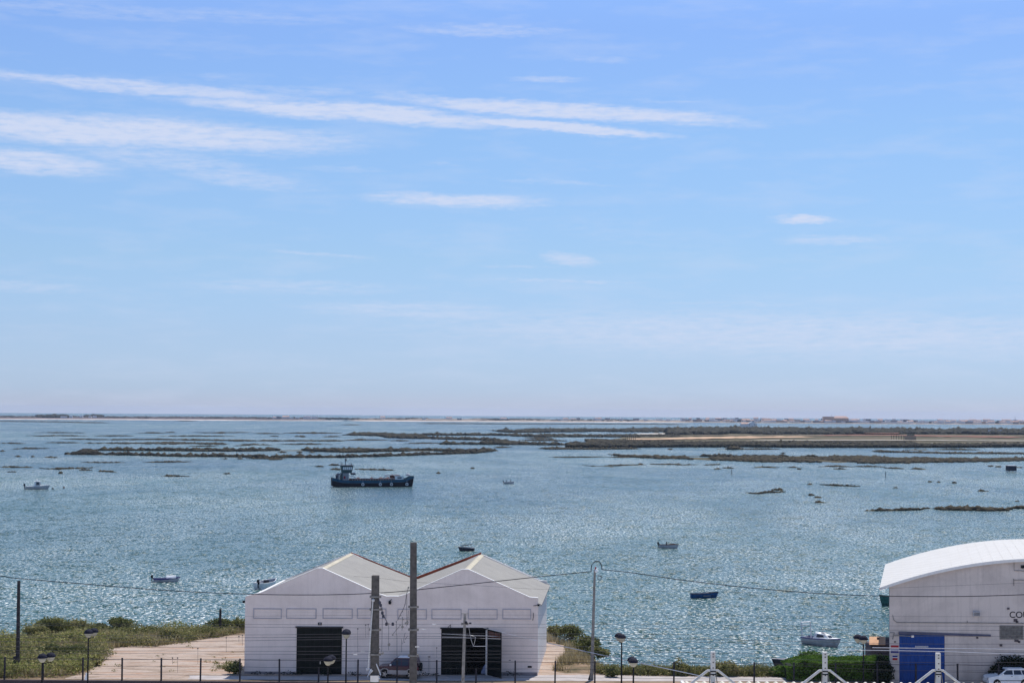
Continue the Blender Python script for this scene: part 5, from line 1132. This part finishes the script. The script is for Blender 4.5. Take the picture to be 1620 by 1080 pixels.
# ------------------------------------------------------------ cars
def wheel(parent, x, y, r, w=.2, name='wheel', out=-1):
    mb = MB(); mb.lathe([(r*.62,-w/2),(r*.95,-w/2),(r,-w/2+.03),(r,w/2-.03),(r*.95,w/2),(r*.62,w/2)], 24, (x,y,r), 'y'); wo_ = mb.build(name, M['tyre'], parent, smooth=False)
    mb = MB(); yy = y+out*(w/2-.02); mb.lathe([(0,0),(r*.18,0),(r*.62,out*.02*-1)], 20, (x,yy,r), 'y')
    for k in range(5):
        a = k*2*math.pi/5; d = Vector((math.cos(a),0,math.sin(a))); n_ = Vector((-d.z,0,d.x))*.045; c0 = Vector((x,yy+out*.005,r)); mb.prism([c0+n_, c0-n_, c0+d*r*.6-n_, c0+d*r*.6+n_], (0,out*.03,0))
    mb.build('rim', M['rim'], wo_); return wo_
def car(name, loc_, rz, label, body_prof, cab_prof, W, mb_body, mb_roof, wr, axles, windows, lower=None):
    """profiles in (x,z), car faces -x (front at x min); near side is -y"""
    e = empty(name, loc_, rz, label, 'car'); h = W/2
    def loft(prof_, h0_, h1_, z0_, z1_, m, nm):
        mb = MB(); n = len(prof_); A = []; 
        for sg in (-1, 1):
            for (x, z) in prof_:
                f = (z-z0_)/(z1_-z0_); A.append((x, sg*(h0_+(h1_-h0_)*max(0, min(1, f))), z))
        mb.add(A, [tuple(range(n)), tuple(range(n, 2*n))[::-1]]+[((i+1)%n, i, i+n, (i+1)%n+n) for i in range(n)]); return mb.build(nm, M[m], e, bevel=.03)
    zs = [z for _, z in body_prof]; loft(body_prof, h-.03, h, min(zs), max(zs), mb_body, 'body')
    zc2 = [z for _, z in cab_prof]; loft(cab_prof, h-.06, h-.22, min(zc2), max(zc2), mb_body, 'cabin')
    xs_ = [x for x, z in cab_prof if z > max(zc2)-.06]; mb = MB(); mb.box(min(xs_)+.02, max(xs_)-.02, -h+.23, h-.23, max(zc2)+.002, max(zc2)+.035); mb.build('roof', M[mb_roof], e, bevel=.012)
    for wq in windows:
        mb = MB(); n = len(wq)
        for sg in (-1, 1):
            P = []
            for (x, z) in wq: f = (z-min(zc2))/(max(zc2)-min(zc2)); P.append((x, sg*(h-.06-.16*f+.006), z))
            mb.add(P, [tuple(range(n)) if sg < 0 else tuple(range(n))[::-1]])
        mb.build('side_window', M['glass'], e)
    for x in axles:
        for sg in (-1, 1): wheel(e, x, sg*(h-.10), wr, .22, 'wheel', sg)
        for sg in (-1, 1):
            mb = MB(); mb.lathe([(0,0),(wr*1.13,0),(wr*1.13,.001)], 20, (x, sg*(h+.002), wr), 'y'); mb.build('wheel_arch', M['black'], e)
    return e
YS = 166.9
px_ = PY(631.5, 1069.5, YS); k_ = 1.0
bp = [(-1.98,.42),(-1.98,.80),(-1.90,.98),(-.92,1.06),(1.90,1.10),(1.92,.42)]
cp = [(-1.0,1.04),(-.28,1.68),(-.10,1.74),(1.70,1.74),(1.86,1.09)]
suv = car('parked_car', (px_.x, YS+.9, .015), R(-9), 'maroon off-road car with pale lower body and roof, parked behind the two tall masts', bp, cp, 1.76, 'maroon', 'white', .37, (-1.25, 1.22), [[(-.80,1.12),(-.22,1.64),(.28,1.64),(.28,1.12)],[(.38,1.12),(.38,1.64),(.98,1.64),(.98,1.12)],[(1.06,1.12),(1.06,1.64),(1.60,1.64),(1.72,1.12)]])
suv.scale = (1.03, 1.1, 1.14)
mb = MB()
for sg in (-1, 1): mb.box(-1.0, .98, sg*.885-.012, sg*.885+.012, .38, .72) ; mb.box(-2.0,-1.58, sg*.885-.012, sg*.885+.012, .40,.74); mb.box(1.56,1.92, sg*.885-.012, sg*.885+.012, .40,.74)
mb.box(-2.06,-1.985,-.86,.86,.40,.66); mb.box(1.925,2.0,-.86,.86,.40,.66); mb.build('lower_cladding', M['silver'], suv)
mb = MB(); 
for x in (-1.25, 1.22):
    for sg in (-1,1): mb.tube([(x+.47*math.cos(a), sg*.89, .37+.47*math.sin(a)) for a in np.linspace(0, math.pi, 9)], .045, 5)
mb.build('arch_trim', M['silver'], suv)
mb = MB(); mb.lathe([(0,.2),(.33,.2),(.36,.15),(.36,.02),(0,.0)], 20, (1.93,0,.95), 'x'); mb.build('spare_wheel', M['tyre'], suv)
for sg in (-1, 1):
    mb = MB(); mb.box(-2.0,-1.94, sg*.68-.14, sg*.68+.14,.74,.90); mb.build('headlight', M['white'], suv); mb = MB(); mb.box(1.915,1.945, sg*.78-.07, sg*.78+.07,.75,1.0); mb.build('tail_light', M['red'], suv)
    mb = MB(); mb.box(-.72,-.60, sg*1.0-.09, sg*1.0+.09,1.10,1.25); mb.build('mirror', M['white'], suv)
mb = MB(); mb.prism([(-.93,-.70,1.12),(-.93,.70,1.12),(-.30,.62,1.66),(-.30,-.62,1.66)], (-.02,0,.015)); mb.build('windscreen', M['glass'], suv)
# white hatchback, lower right
px_ = PY(1564, 1080, 163.9)
bp = [(-2.05,.30),(-2.08,.62),(-1.98,.80),(-1.0,.95),(1.9,1.0),(2.0,.85),(2.0,.30)]
cp = [(-1.12,.93),(-.40,1.38),(-.15,1.43),(1.35,1.43),(1.92,.98)]
hc = car('parked_car', (px_.x+2.15, 165.0, -.0), R(4), 'silver white small car parked by the grey hall at the right edge', bp, cp, 1.68, 'white', 'white', .31, (-1.30, 1.25), [[(-.82,1.0),(-.33,1.34),(.20,1.34),(.20,1.0)],[(.30,1.0),(.30,1.34),(.95,1.34),(1.05,1.0)],[(1.12,1.0),(1.02,1.34),(1.30,1.34),(1.62,1.0)]])
hc.scale = (1.05,1.05,1.2); hc.location.z = .02
for sg in (-1, 1):
    mb = MB(); mb.box(-2.10,-2.02, sg*.62-.16, sg*.62+.16,.58,.74); mb.build('headlight', M['alu'], hc); mb = MB(); mb.box(-.86,-.72, sg*.93-.09, sg*.93+.09,.98,1.10); mb.build('mirror', M['white'], hc)
    mb = MB(); mb.box(.0,.16, sg*.845-.012, sg*.845+.012,.86,.89); mb.box(-1.0,1.0, sg*.843-.01, sg*.843+.01,.52,.56); mb.build('door_trim', M['fardark'], hc)
mb = MB(); mb.prism([(-1.02,-.66,1.0),(-1.02,.66,1.0),(-.42,.58,1.36),(-.42,-.58,1.36)], (-.02,0,.015)); mb.build('windscreen', M['glass'], hc)

# ------------------------------------------------------------ wire fence on the wall
fe = empty('fence', (0, 164.4, .05), 0, 'thin dark wire fence of posts along the low retaining wall', 'fence')
xs_px = [7,68,131,193,255,317,379.5,442,504,566,628,691,753,815,878,941,1002,1066,1128,1193,1256,1322,1388,1449,1515,1580]
pm = None; f0 = fe.location
for x in xs_px:
    q = PY(x, 1073, 164.4)
    if pm is None:
        mb = MB(); mb.box(-.075, .075, -.06, .06, 0, 2.15); mb.box(-.09, .09, -.075, .075, 2.15, 2.2); pm = mb.build('post', M['iron'], fe); o = pm
    else:
        o = pm.copy(); C.objects.link(o); o.parent = fe
    o.location = (q.x, 0, 0); o.scale = (1, 1, 1.0 if x not in (504, 753) else .62); o.rotation_euler = (0, random.uniform(-.012,.012), 0)
for z_ in (2.02, 1.35, .55):
    mb = MB(); pts = []
    for x in range(-60, 1690, 12): q = PY(x, 1073, 164.4); pts.append((q.x, 0, z_+.015*math.sin(x*.1)))
    mb.tube(pts, .022 if z_ > 2 else .012, 4); mb.build('wire', M['iron'], fe)
def sg_(px): return PY(px, 1070, 164.2)
# white notice hanging on the fence by the taller left lamp
q = PY(137, 1069, 163.9); mb = MB(); mb.box(-.14,.16,-.02,.02,-.35,.30); o = mb.build('notice', M['white']); o.location = q; o.rotation_euler = (0,.25,0); tag(o, 'small blank white notice fixed at the foot of the taller left lamp', 'notice')

# ------------------------------------------------------------ double globe lamps
lamp = None
def lamp_at(px, py, Y, dy, label, scale=1.0):
    global lamp
    q = PY(px, py, Y); gz0 = -1.3 if Y < 164.2 else .0
    if lamp is None:
        e = empty('street_lamp', (q.x, q.y, q.z), 0, label, 'street lamp', 'double globe lamps along the line'); lamp = e
        mb = MB(); mb.tube([(0,0,-7.6),(0,0,-.42)], [.09,.065], 10); mb.build('pole', M['black'], e)
        mb = MB(); mb.tube([(0,-.0,-.5),(0,.55,-.48)], .035, 6); mb.build('arm', M['black'], e)
        for yy in (0, .9):
            mb = MB(); prf = [(.10,-.40),(.20,-.34),(.30,-.20),(.36,-.05),(.37,0)]; mb.lathe([(0,-.40)]+prf, 20, (0,yy,0)); g_ = mb.build('diffuser', M['lampglass'], e, smooth=True)
            mb = MB(); prf = [(.43*math.cos(a), .38*math.sin(a)) for a in np.linspace(0, math.pi/2-.05, 8)]; mb.lathe([(.40,-.02)]+prf+[(0,.385)], 20, (0,yy,.005)); mb.build('cap', M['cap'], e, smooth=True)
        mb = MB(); mb.tube([(0,0,-.48),(0,.9,-.48),(0,.9,-.40)], .035, 6); mb.build('arm', M['black'], e)
    else:
        e = copy_tree(lamp); e['label'] = label
    e.location = q; e.rotation_euler = (0,0,dy); return e
lamp_at(67, 1040, 150, R(-36), 'lower double globe lamp at the left, its globes against the green slope')
lamp_at(140, 1001, 161.5, R(-19), 'taller double globe lamp at the left edge of the sandy forecourt')
lamp_at(548, 1002.5, 161.5, R(5), 'globe lamp standing just right of the left shed door')
lamp_at(519, 1044.5, 150, R(-12), 'globe lamp whose heads show against the dark left shed door')
lamp_at(983.5, 1008.5, 161.5, R(12), 'taller globe lamp in front of the open water right of the shed')
lamp_at(1002, 1047, 150, R(4), 'shorter globe lamp in front of the water, right of the taller one')
lamp_at(1366, 1011, 161.5, R(23), 'globe lamp rising from the clipped hedge by the hall')
for o in list(bpy.data.objects):
    pass

# ------------------------------------------------------------ poles and masts
def mast(px_top, py_top, Y, px_bot, w0, w1, label, name='railway_mast', zb=-1.4, m='concrete', bands=(), hshape=True, capw=None, cat='mast'):
    q = PY(px_top, py_top, Y); b = PY(px_bot, 1075, Y); e = empty(name, (b.x, Y, zb), 0, label, cat); H_ = q.z-zb
    lean = (q.x-b.x)/(q.z-b.z); mb = MB()
    def ring(z, w): x = lean*(z-(b.z-zb)); return [(x-w/2,-w/2,z),(x+w/2,-w/2,z),(x+w/2,w/2,z),(x-w/2,w/2,z)]
    zsn = np.linspace(0, H_, 8); V = [p_ for z_ in zsn for p_ in ring(z_, w0+(w1-w0)*z_/H_)]
    mb.add(V, [(i*4+j, i*4+(j+1)%4, (i+1)*4+(j+1)%4, (i+1)*4+j) for i in range(7) for j in range(4)]+[(28,29,30,31)])
    if hshape:
        for sx in (-.5, .5):
            mb.add([], []); 
            for i in range(7):
                za, zb_ = zsn[i], zsn[i+1]; wa = w0+(w1-w0)*za/H_; wb = w0+(w1-w0)*zb_/H_; xa = lean*(za-(b.z-zb)); xb = lean*(zb_-(b.z-zb)); t_ = .09
                mb.add([(xa+sx*wa-t_/2,-wa/2-.05,za),(xa+sx*wa+t_/2,-wa/2-.05,za),(xb+sx*wb+t_/2,-wb/2-.05,zb_),(xb+sx*wb-t_/2,-wb/2-.05,zb_)], [(0,1,2,3)])
    mb.build('shaft', M[m], e)
    for py in bands:
        z_ = PY(px_top, py, Y).z-zb; x = lean*(z_-(b.z-zb)); w = w0+(w1-w0)*z_/H_
        mb = MB(); mb.box(x-w/2-.06, x+w/2+.06, -w/2-.09, w/2+.06, z_-.06, z_+.06); mb.lathe([(0,-.1),(.07,-.1),(.09,0),(.07,.1),(0,.1)], 8, (x+w/2+.12,-.1,z_)); mb.lathe([(0,-.1),(.07,-.1),(.09,0),(.07,.1),(0,.1)], 8, (x-w/2-.12,-.1,z_)); mb.build('clamp', M['pole_grey'], e)
    return e, lean
YM = 148.
mA, _ = mast(594.5, 909.5, YM, 593, .74, .58, 'shorter thick concrete railway mast left of the tallest one, white pipe on its side', bands=(943, 963, 995, 1034))
mB, _ = mast(654.5, 857.5, YM, 654, .60, .48, 'tallest square concrete mast, rising above the valley of the shed roofs', bands=(959, 995, 1036))
mC, _ = mast(735.5, 971, YM, 732.5, .30, .22, 'slim short concrete pole in front of the open right shed door', 'utility_pole', hshape=False, bands=(986,), m='pole_grey', cat='pole')
mb = MB(); q = PY(735.5, 970.5, YM)-mC.location; mb.box(q.x-.32, q.x+.32, -.05, .05, q.z, q.z+.05); mb.box(q.x-.12,q.x+.12,-.2,.2,q.z-.75,q.z-.35); mb.build('crossbar', M['pole_grey'], mC)
mb = MB(); q = PY(742, 984, YM)-mC.location; mb.lathe([(0,-.12),(.1,-.1),(.13,0),(.08,.12),(0,.14)], 8, (q.x-.25,-.2,q.z)); mb.lathe([(0,-.08),(.12,-.06),(.12,.04),(0,.06)], 8, (q.x+.1,-.2,q.z-.02)); mb.build('insulator', M['wood_dark'], mC)
# white pipe, fittings and winch at the foot of the shorter mast
def mp(px, py, off=0.): v = PY(px, py, YM)-mA.location; return Vector((v.x, -.45+off, v.z))
mb = MB(); mb.tube([mp(590.5,949), mp(589.5,965), mp(587,1000), mp(584,1045), mp(583,1058)], .055, 8); mb.lathe([(0,-.12),(.12,-.1),(.14,.05),(0,.16)], 10, mp(591,948)); mb.build('pipe', M['concrete_pale'], mA)
mb = MB(); mb.tube([mp(580,1057), mp(588,1056), mp(582,1069), mp(590,1058)], .09, 6); mb.tube([mp(596,1048), mp(603,1066)], .05); mb.tube([mp(587,1071), mp(602,1070)], .12, 6); mb.box(mp(587,1060).x, mp(600,1060).x, -.7, -.4, mp(590,1076).z, mp(590,1066).z); mb.build('tensioner_gear', M['alu'], mA)
mb = MB(); mb.tube([mp(600,946), mp(606,968), mp(614,985)], .035, 5)
for px, py in ((601.5,952),(603,956),(605.5,968),(607,973),(612,985.5),(622,985.5)): mb.lathe([(0,-.16),(.10,-.12),(.12,.0),(.10,.12),(0,.16)], 8, mp(px, py))
mb.build('insulator_string', M['fardark'], mA)
# pulley sets and droppers between the masts: one hanging assembly
hz_ = empty('tensioning_rig', PY(630, 1000, YM-.2), 0, 'tangle of railway insulators, pulleys and hanging wires between the two masts', 'rigging')
def hp(px, py): return PY(px, py, YM-.2)-hz_.location
mb = MB(); pts = [(646,929),(643,940),(641,955),(637,965),(633,972),(629,981)]
for a, b in zip(pts, pts[1:]): mb.tube([hp(*a), hp(*b)], .022, 4)
for a, b in (((643.5,938),(643.5,990)),((646,965),(645,988)),((627,981),(627,1004)),((637,975),(636,997)),((615,985),(615,1028)),((605,960),(604,1031)),((632,990),(621,1003)),((641,1000),(637,1018)),((635.5,1010),(635.5,1031)),((628,1004),(628,1037)),((645,1005),(640,1012))): mb.tube([hp(*a), hp(*b)], .018, 4)
mb.build('hanging_wire', M['wire'], hz_)
for i, (x, y, r_) in enumerate([(646,929,.16),(643.5,941,.09),(640.5,956,.11),(639,961,.09),(637,967,.09),(633.5,973,.12),(644.5,984,.26),(641.5,985,.17),(645.5,976,.11),(636.8,991,.24),(633,988,.14),(638,979,.14),(627,983,.12),(627,996,.12),(627.3,1003,.12),(621.5,1003.5,.15),(615.5,1019,.25),(604.5,1033,.18),(600.5,1026,.12),(606.5,1032,.14),(640,1015,.12),(615,986,.13),(622,985,.12)]):
    r_ *= .45; mb = MB(); c_ = hp(x, y); mb.lathe([(0,-.05),(r_*.6,-.05),(r_,-.02),(r_,.02),(r_*.6,.05),(0,.05)], 12, c_, 'y'); mb.lathe([(0,-r_*1.3),(r_*.35,-r_*1.2),(r_*.35,r_*1.2),(0,r_*1.3)], 6, (c_.x, c_.y+.08, c_.z)); mb.build('insulator', M['pole_grey'], hz_)
# right slim pole with cable loop
YP = 167.0
pD, lean = mast(941, 900, YP, 936, .34, .20, 'slim concrete pole with a looped cable on top, by the water', 'utility_pole', zb=-.4, m='pole_grey', hshape=False, cat='pole')
def pp(px, py, off=-.2): v = PY(px, py, YP)-pD.location; return Vector((v.x, off, v.z))
mb = MB(); mb.tube([pp(935,903.5), pp(935,898), pp(936,893), pp(939,889), pp(943,886.6), pp(947.5,887.5), pp(951,892), pp(952,897), pp(952,900)], .05, 6); mb.build('cable_loop', M['cable'], pD)
mb = MB(); c_ = pp(948.5, 913); mb.tube([c_+Vector((.18*math.cos(a), 0, .22*math.sin(a))) for a in np.linspace(0, 6.283, 13)], .028, 5); mb.tube([pp(944,908), pp(949,911), pp(953.5,912.5)], .02, 4); mb.build('cable_coil', M['cable'], pD)
mb = MB(); mb.lathe([(0,-.18),(.14,-.14),(.17,0),(.10,.16),(0,.2)], 10, pp(943,902)); mb.build('insulator', M['white'], pD); mb = MB(); mb.box(pp(941,898).x, pp(943,898).x, -.3,-.15, pp(941,899.5).z, pp(941,896).z); mb.build('fuse', M['red'], pD)
mb = MB(); mb.tube([pp(937,1056,0), pp(931,1078,0)], [.09,.13], 6); mb.build('strut', M['wood_dark'], pD)
# left wooden pole and short post
pL, lean = mast(29.8, 918, 170, 27.6, .34, .24, 'leaning dark wooden pole at the far left of the shore', 'utility_pole', zb=-.1, m='wood_dark', hshape=False, cat='pole')
mb = MB(); v = PY(26.5, 1045, 169.8)-pL.location; mb.box(v.x-.35, v.x-.02, -.25, .1, v.z-.4, v.z+.45); mb.build('junction_box', M['wood_dark'], pL)
p = PY(348.5, 978, 199); mb = MB(); mb.box(-.12,.12,-.12,.12,-2.5,1.05); mb.prism([(-.12,-.12,1.05),(.12,-.12,1.05),(0,-.12,1.15)], (0,.24,0)); o = mb.build('mooring_post', M['wood_dark']); o.location = p; tag(o, 'short dark post at the water edge behind the forecourt scrub', 'post')

# ------------------------------------------------------------ cables
def cable(pts, r, label, name='cable', m='cable', cat='cable', group=None, drop=None):
    """pts (px,py,Y): smooth curve through them"""
    P = [PY(*q) for q in pts]; out = []
    for i in range(len(P)-1):
        p0, p1, p2, p3 = P[max(i-1,0)], P[i], P[i+1], P[min(i+2, len(P)-1)]
        for k in range(10):
            u = k/10; out.append(.5*((2*p1)+(-p0+p2)*u+(2*p0-5*p1+4*p2-p3)*u*u+(-p0+3*p1-3*p2+p3)*u**3))
    out.append(P[-1]); o0_ = out[0].copy(); mb = MB(); mb.tube([q-o0_ for q in out], r*(.7 if r < .03 else .85), 5); o = mb.build(name, M[m]); o.location = o0_; tag(o, label, cat, group)
    return o
cable([(-60,905,170),(0,910.5,170),(30,914.5,170),(120,922,170),(230,931,169.6),(330,936.8,169),(430,940,168.6),(530,940,168.3),(620,936,168),(700,928,167.6),(780,919.5,167.3),(860,911,167),(935,903.5,166.8)], .045, 'thick dark cable sagging from the left edge across the shed gables to the slim pole')
cable([(952,900.5,166.8),(1000,905.5,166.5),(1080,917,166),(1180,928.5,165.5),(1280,937,165.2),(1370,941.5,165),(1480,943,164.8),(1560,942,164.6),(1660,938.5,164.5)], .045, 'thick dark cable running from the slim pole past the grey hall to the right edge')
cable([(560,911,150),(600,914,149),(654,920,148),(760,926,148),(870,932,148),(1000,934,148),(1250,936,148),(1400,930,148),(1660,920,148)], .012, 'hair thin wire crossing just under the ridge of the right gable')
cable([(865,1016,166),(960,1037,163),(1060,1058,160),(1130,1073,158)], .045, 'pale slanting stay cable right of the shed', m='alu')
cable([(745,985,148),(760,991,150),(800,1001,154),(850,1013,158)], .018, 'fine slanting wire from the short slim pole across the right wall', m='alu')
# curled white wire in front of the open door
cable([(741,985,148),(743,1000,148),(746,1013,148),(749,1020,148),(752,1009,147.9),(750.5,1006,147.9),(745,1004.5,147.9)], .020, 'curled pale wire loop hanging in front of the open door', m='alu')
cable([(748,1021.2,148),(757,1021.6,148),(769,1021.4,148)], .025, 'short pale horizontal wire in front of the open door', m='alu')
W = [ # y at x=0, mid(810), 1620 ; Y ; r ; material
 (974,972,975,150,.010,'wire'), (985.5,986.5,990,149,.016,'wire'), (988.5,992,996.5,149,.018,'wire'), (1003.5,1001.5,1006,146,.018,'wire'), (1007.5,1006,1018,144,.022,'wire'),
 (1014,1009,1026,144,.022,'wire'), (1022,1021,1031,149,.020,'wire'), (1028,1029,1036,146,.018,'wire'), (1032,1034,1047,149,.018,'wire'), (1042,1040,1060,146,.014,'wire')]
for i, (a, b, c_, Y, r_, m) in enumerate(W):
    cable([(-80,a-.3,Y),(0,a,Y),(200,a+.8,Y),(405,(a+b)/2+1,Y),(600,b+.4,Y),(810,b,Y),(1000,b+(c_-b)*.22,Y),(1215,(b+c_)/2+.5,Y),(1420,c_-.6,Y),(1620,c_,Y),(1700,c_+.3,Y)], r_, 'thin horizontal railway overhead wire crossing low in front of the shed and water', 'overhead_wire', m, 'wire', 'parallel railway overhead wires')
cable([(1380,1023.5,140),(1500,1025,140),(1620,1026,140),(1700,1027,140)], .030, 'upper of two bright wires in front of the blue gate', 'overhead_wire', 'alu', 'wire')
cable([(1340,1027.5,140),(1400,1028,140),(1500,1030,140),(1620,1034,140),(1700,1036,140)], .030, 'lower of two bright wires in front of the blue gate', 'overhead_wire', 'alu', 'wire')
cable([(699,1001.8,146),(735,1003.6,146),(792,1006,146)], .02, 'upper bright wire glinting in front of the open door', 'overhead_wire', 'alu', 'wire');  # this and the next: bright metal lengths added as sun glint on the wires
cable([(699,1007,146),(735,1008,146),(792,1010,146)], .02, 'lower bright wire glinting in front of the open door', 'overhead_wire', 'alu', 'wire')
# droppers
ds = []
for i, (x, y0, y1) in enumerate([(358,1008,1031),(378,1006,1014),(383.5,1004,1021),(313,1025,1050),(566,994,1031),(578.5,988,1008),(582.5,987,1004),(273,1040,1050),(281,1040,1063),(691,1024,1040),(680,1038,1062),(678,1038,1062)]):
    a = PY(x, y0, 147); b = PY(x, y1, 147); mb = MB(); mb.tube([(0,0,0),(b-a)], .012, 4); mb.lathe([(0,-.06),(.06,-.04),(.06,.04),(0,.06)], 6, (0,0,0)); o = mb.build('dropper_wire', M['wire']); o.location = a
    tag(o, 'short vertical dropper wire between two railway wires', 'wire', 'vertical dropper wires')
for (x, y) in [(574,1030),(562,1034.5),(660,1022.5),(686.5,987),(670,995)]:
    q = PY(x, y, 146.5); mb = MB(); mb.lathe([(0,-.18),(.06,-.15),(.035,-.05),(.06,0),(.035,.05),(.06,.15),(0,.18)], 8, (0,0,0), 'x'); o = mb.build('insulator', M['concrete_pale']); o.location = q; tag(o, 'small pale insulator strung on an overhead wire near the masts', 'insulator', 'pale insulators on the wires')

# ------------------------------------------------------------ near white ribbed roof with concrete posts
YR = 48.0; a = PY(1081, 1076, YR); zR = a.z-.05
e = empty('ribbed_roof_building', (a.x, YR, 12), 0, 'near building with white ribbed metal roof cut off by the bottom right edge', 'building')
hR = zR-12; WR = 13.5; mb = MB(); pitch = .25; n_ = int(WR/pitch)
vs = []; prf = []
for k in range(n_): 
    x = k*pitch; prf += [(x,0),(x+.06,.05),(x+.10,.05),(x+.16,0)]
prf.append((n_*pitch, 0))
vs = [(x, y, hR+z_+y*.05) for y in (0, -10.5) for x, z_ in prf]; m_ = len(prf); mb.add(vs, [(i, i+1, m_+i+1, m_+i) for i in range(m_-1)]); mb.build('roof', M['sheet'], e)
mb = MB(); mb.box(.15, WR-.1, -10.3, -.15, -2, hR-.75); mb.build('wall', M['wall_old'], e)
mb = MB(); mb.box(-.06, WR+.06, -.02, .03, hR-.2, hR-.03); mb.box(-.08,-.01,-10.4,-.03,hR-.2,hR+.06); mb.build('fascia', M['trim'], e)
for (x, yt, l) in [(1128, 1030, 'leftmost white concrete post with two diagonal braces above the ribbed roof'), (1305, 1030.5, 'middle white concrete post with two diagonal braces above the ribbed roof'), (1484, 1032, 'right white concrete post with braces in front of the blue gate')]:
    q = PY(x, yt, YR-.7); b = PY(x, 1100, YR-.7); p_ = empty('concrete_post', (q.x, YR-.7, q.z-1.2), 0, l, 'post', 'white concrete posts on the near roof')
    mb = MB(); mb.box(-.062,.062,-.062,.062,-.25,1.2); mb.build('shaft', M['concrete_pale'], p_, bevel=.008)
    mb = MB(); [mb.box(-.02,.02,-.066,-.0625,z_,z_+.03) for z_ in (.35,.55,.75,.9,1.05,1.13)]; mb.build('bolt_hole', M['hutwall'], p_)
    zz_ = PY(x, 1060, YR-.7).z-p_.location.z
    for sg in (-1, 1):
        mb = MB(); A = Vector((sg*.062,0,zz_)); Bv = Vector((sg*.92,0,zz_-.60)); mb.tube([A, A+Vector((sg*.08,0,0)), Bv], .038, 6); mb.build('brace', M['concrete_pale'], p_)
        mb = MB(); mb.tube([(sg*.07,.0,zz_+.0),(sg*.12,-.1,zz_-.45)], .014, 5); mb.build('stay', M['pole_grey'], p_)
    mb = MB(); mb.box(-.075,.075,-.075,.075,zz_-.03,zz_-.0); mb.box(-.075,.075,-.075,.075,zz_-.11,zz_-.08); mb.build('clamp', M['black'], p_)
# tiled roof ridge, bottom left
q = PY(-30, 1078, 70); e = empty('tiled_roof_house', (q.x, 70, 8), 0, 'top of a nearer orange tiled roof at the bottom left edge', 'house')
hr_ = q.z-8-.05; mb = MB(); ridge = []
x1_ = PY(36, 1080, 70).x-q.x
mb.prism([(0,0,hr_-.15),(x1_,0,hr_-.25),(x1_,0,hr_-.35),(0,0,hr_-.3)], (0,-5,-1.8)); mb.build('roof', M['tile_or'], e)
mb = MB()
for k in range(9): mb.tube([(k*.34,.05,hr_-.14-k*.01),(k*.34+.36,.05,hr_-.12-k*.01)], [.12,.10], 8)
mb.build('ridge_tiles', M['tile_or'], e); mb = MB(); mb.box(.2, x1_-.2, -4.8, -.4, -3, hr_-1.9); mb.build('wall', M['wall_old'], e)

# ------------------------------------------------------------ haze
mb = MB(); mb.box(-11500, 11500, -11500, 11500, -24.5, 37.5); o = mb.build('haze', M['white'])
hm = bpy.data.materials.new('haze'); hm.use_nodes = True; hm.node_tree.nodes.clear(); v = hm.node_tree.nodes.new('ShaderNodeVolumePrincipled'); v.inputs['Color'].default_value = (.52,.62,.80,1); v.inputs['Density'].default_value = 3.4e-5; v.inputs['Anisotropy'].default_value = .2
oo = hm.node_tree.nodes.new('ShaderNodeOutputMaterial'); hm.node_tree.links.new(v.outputs[0], oo.inputs['Volume']); o.data.materials.clear(); o.data.materials.append(hm); tag(o, 'thin sea haze over the lagoon', kind='stuff')
print('objects', len(bpy.data.objects))
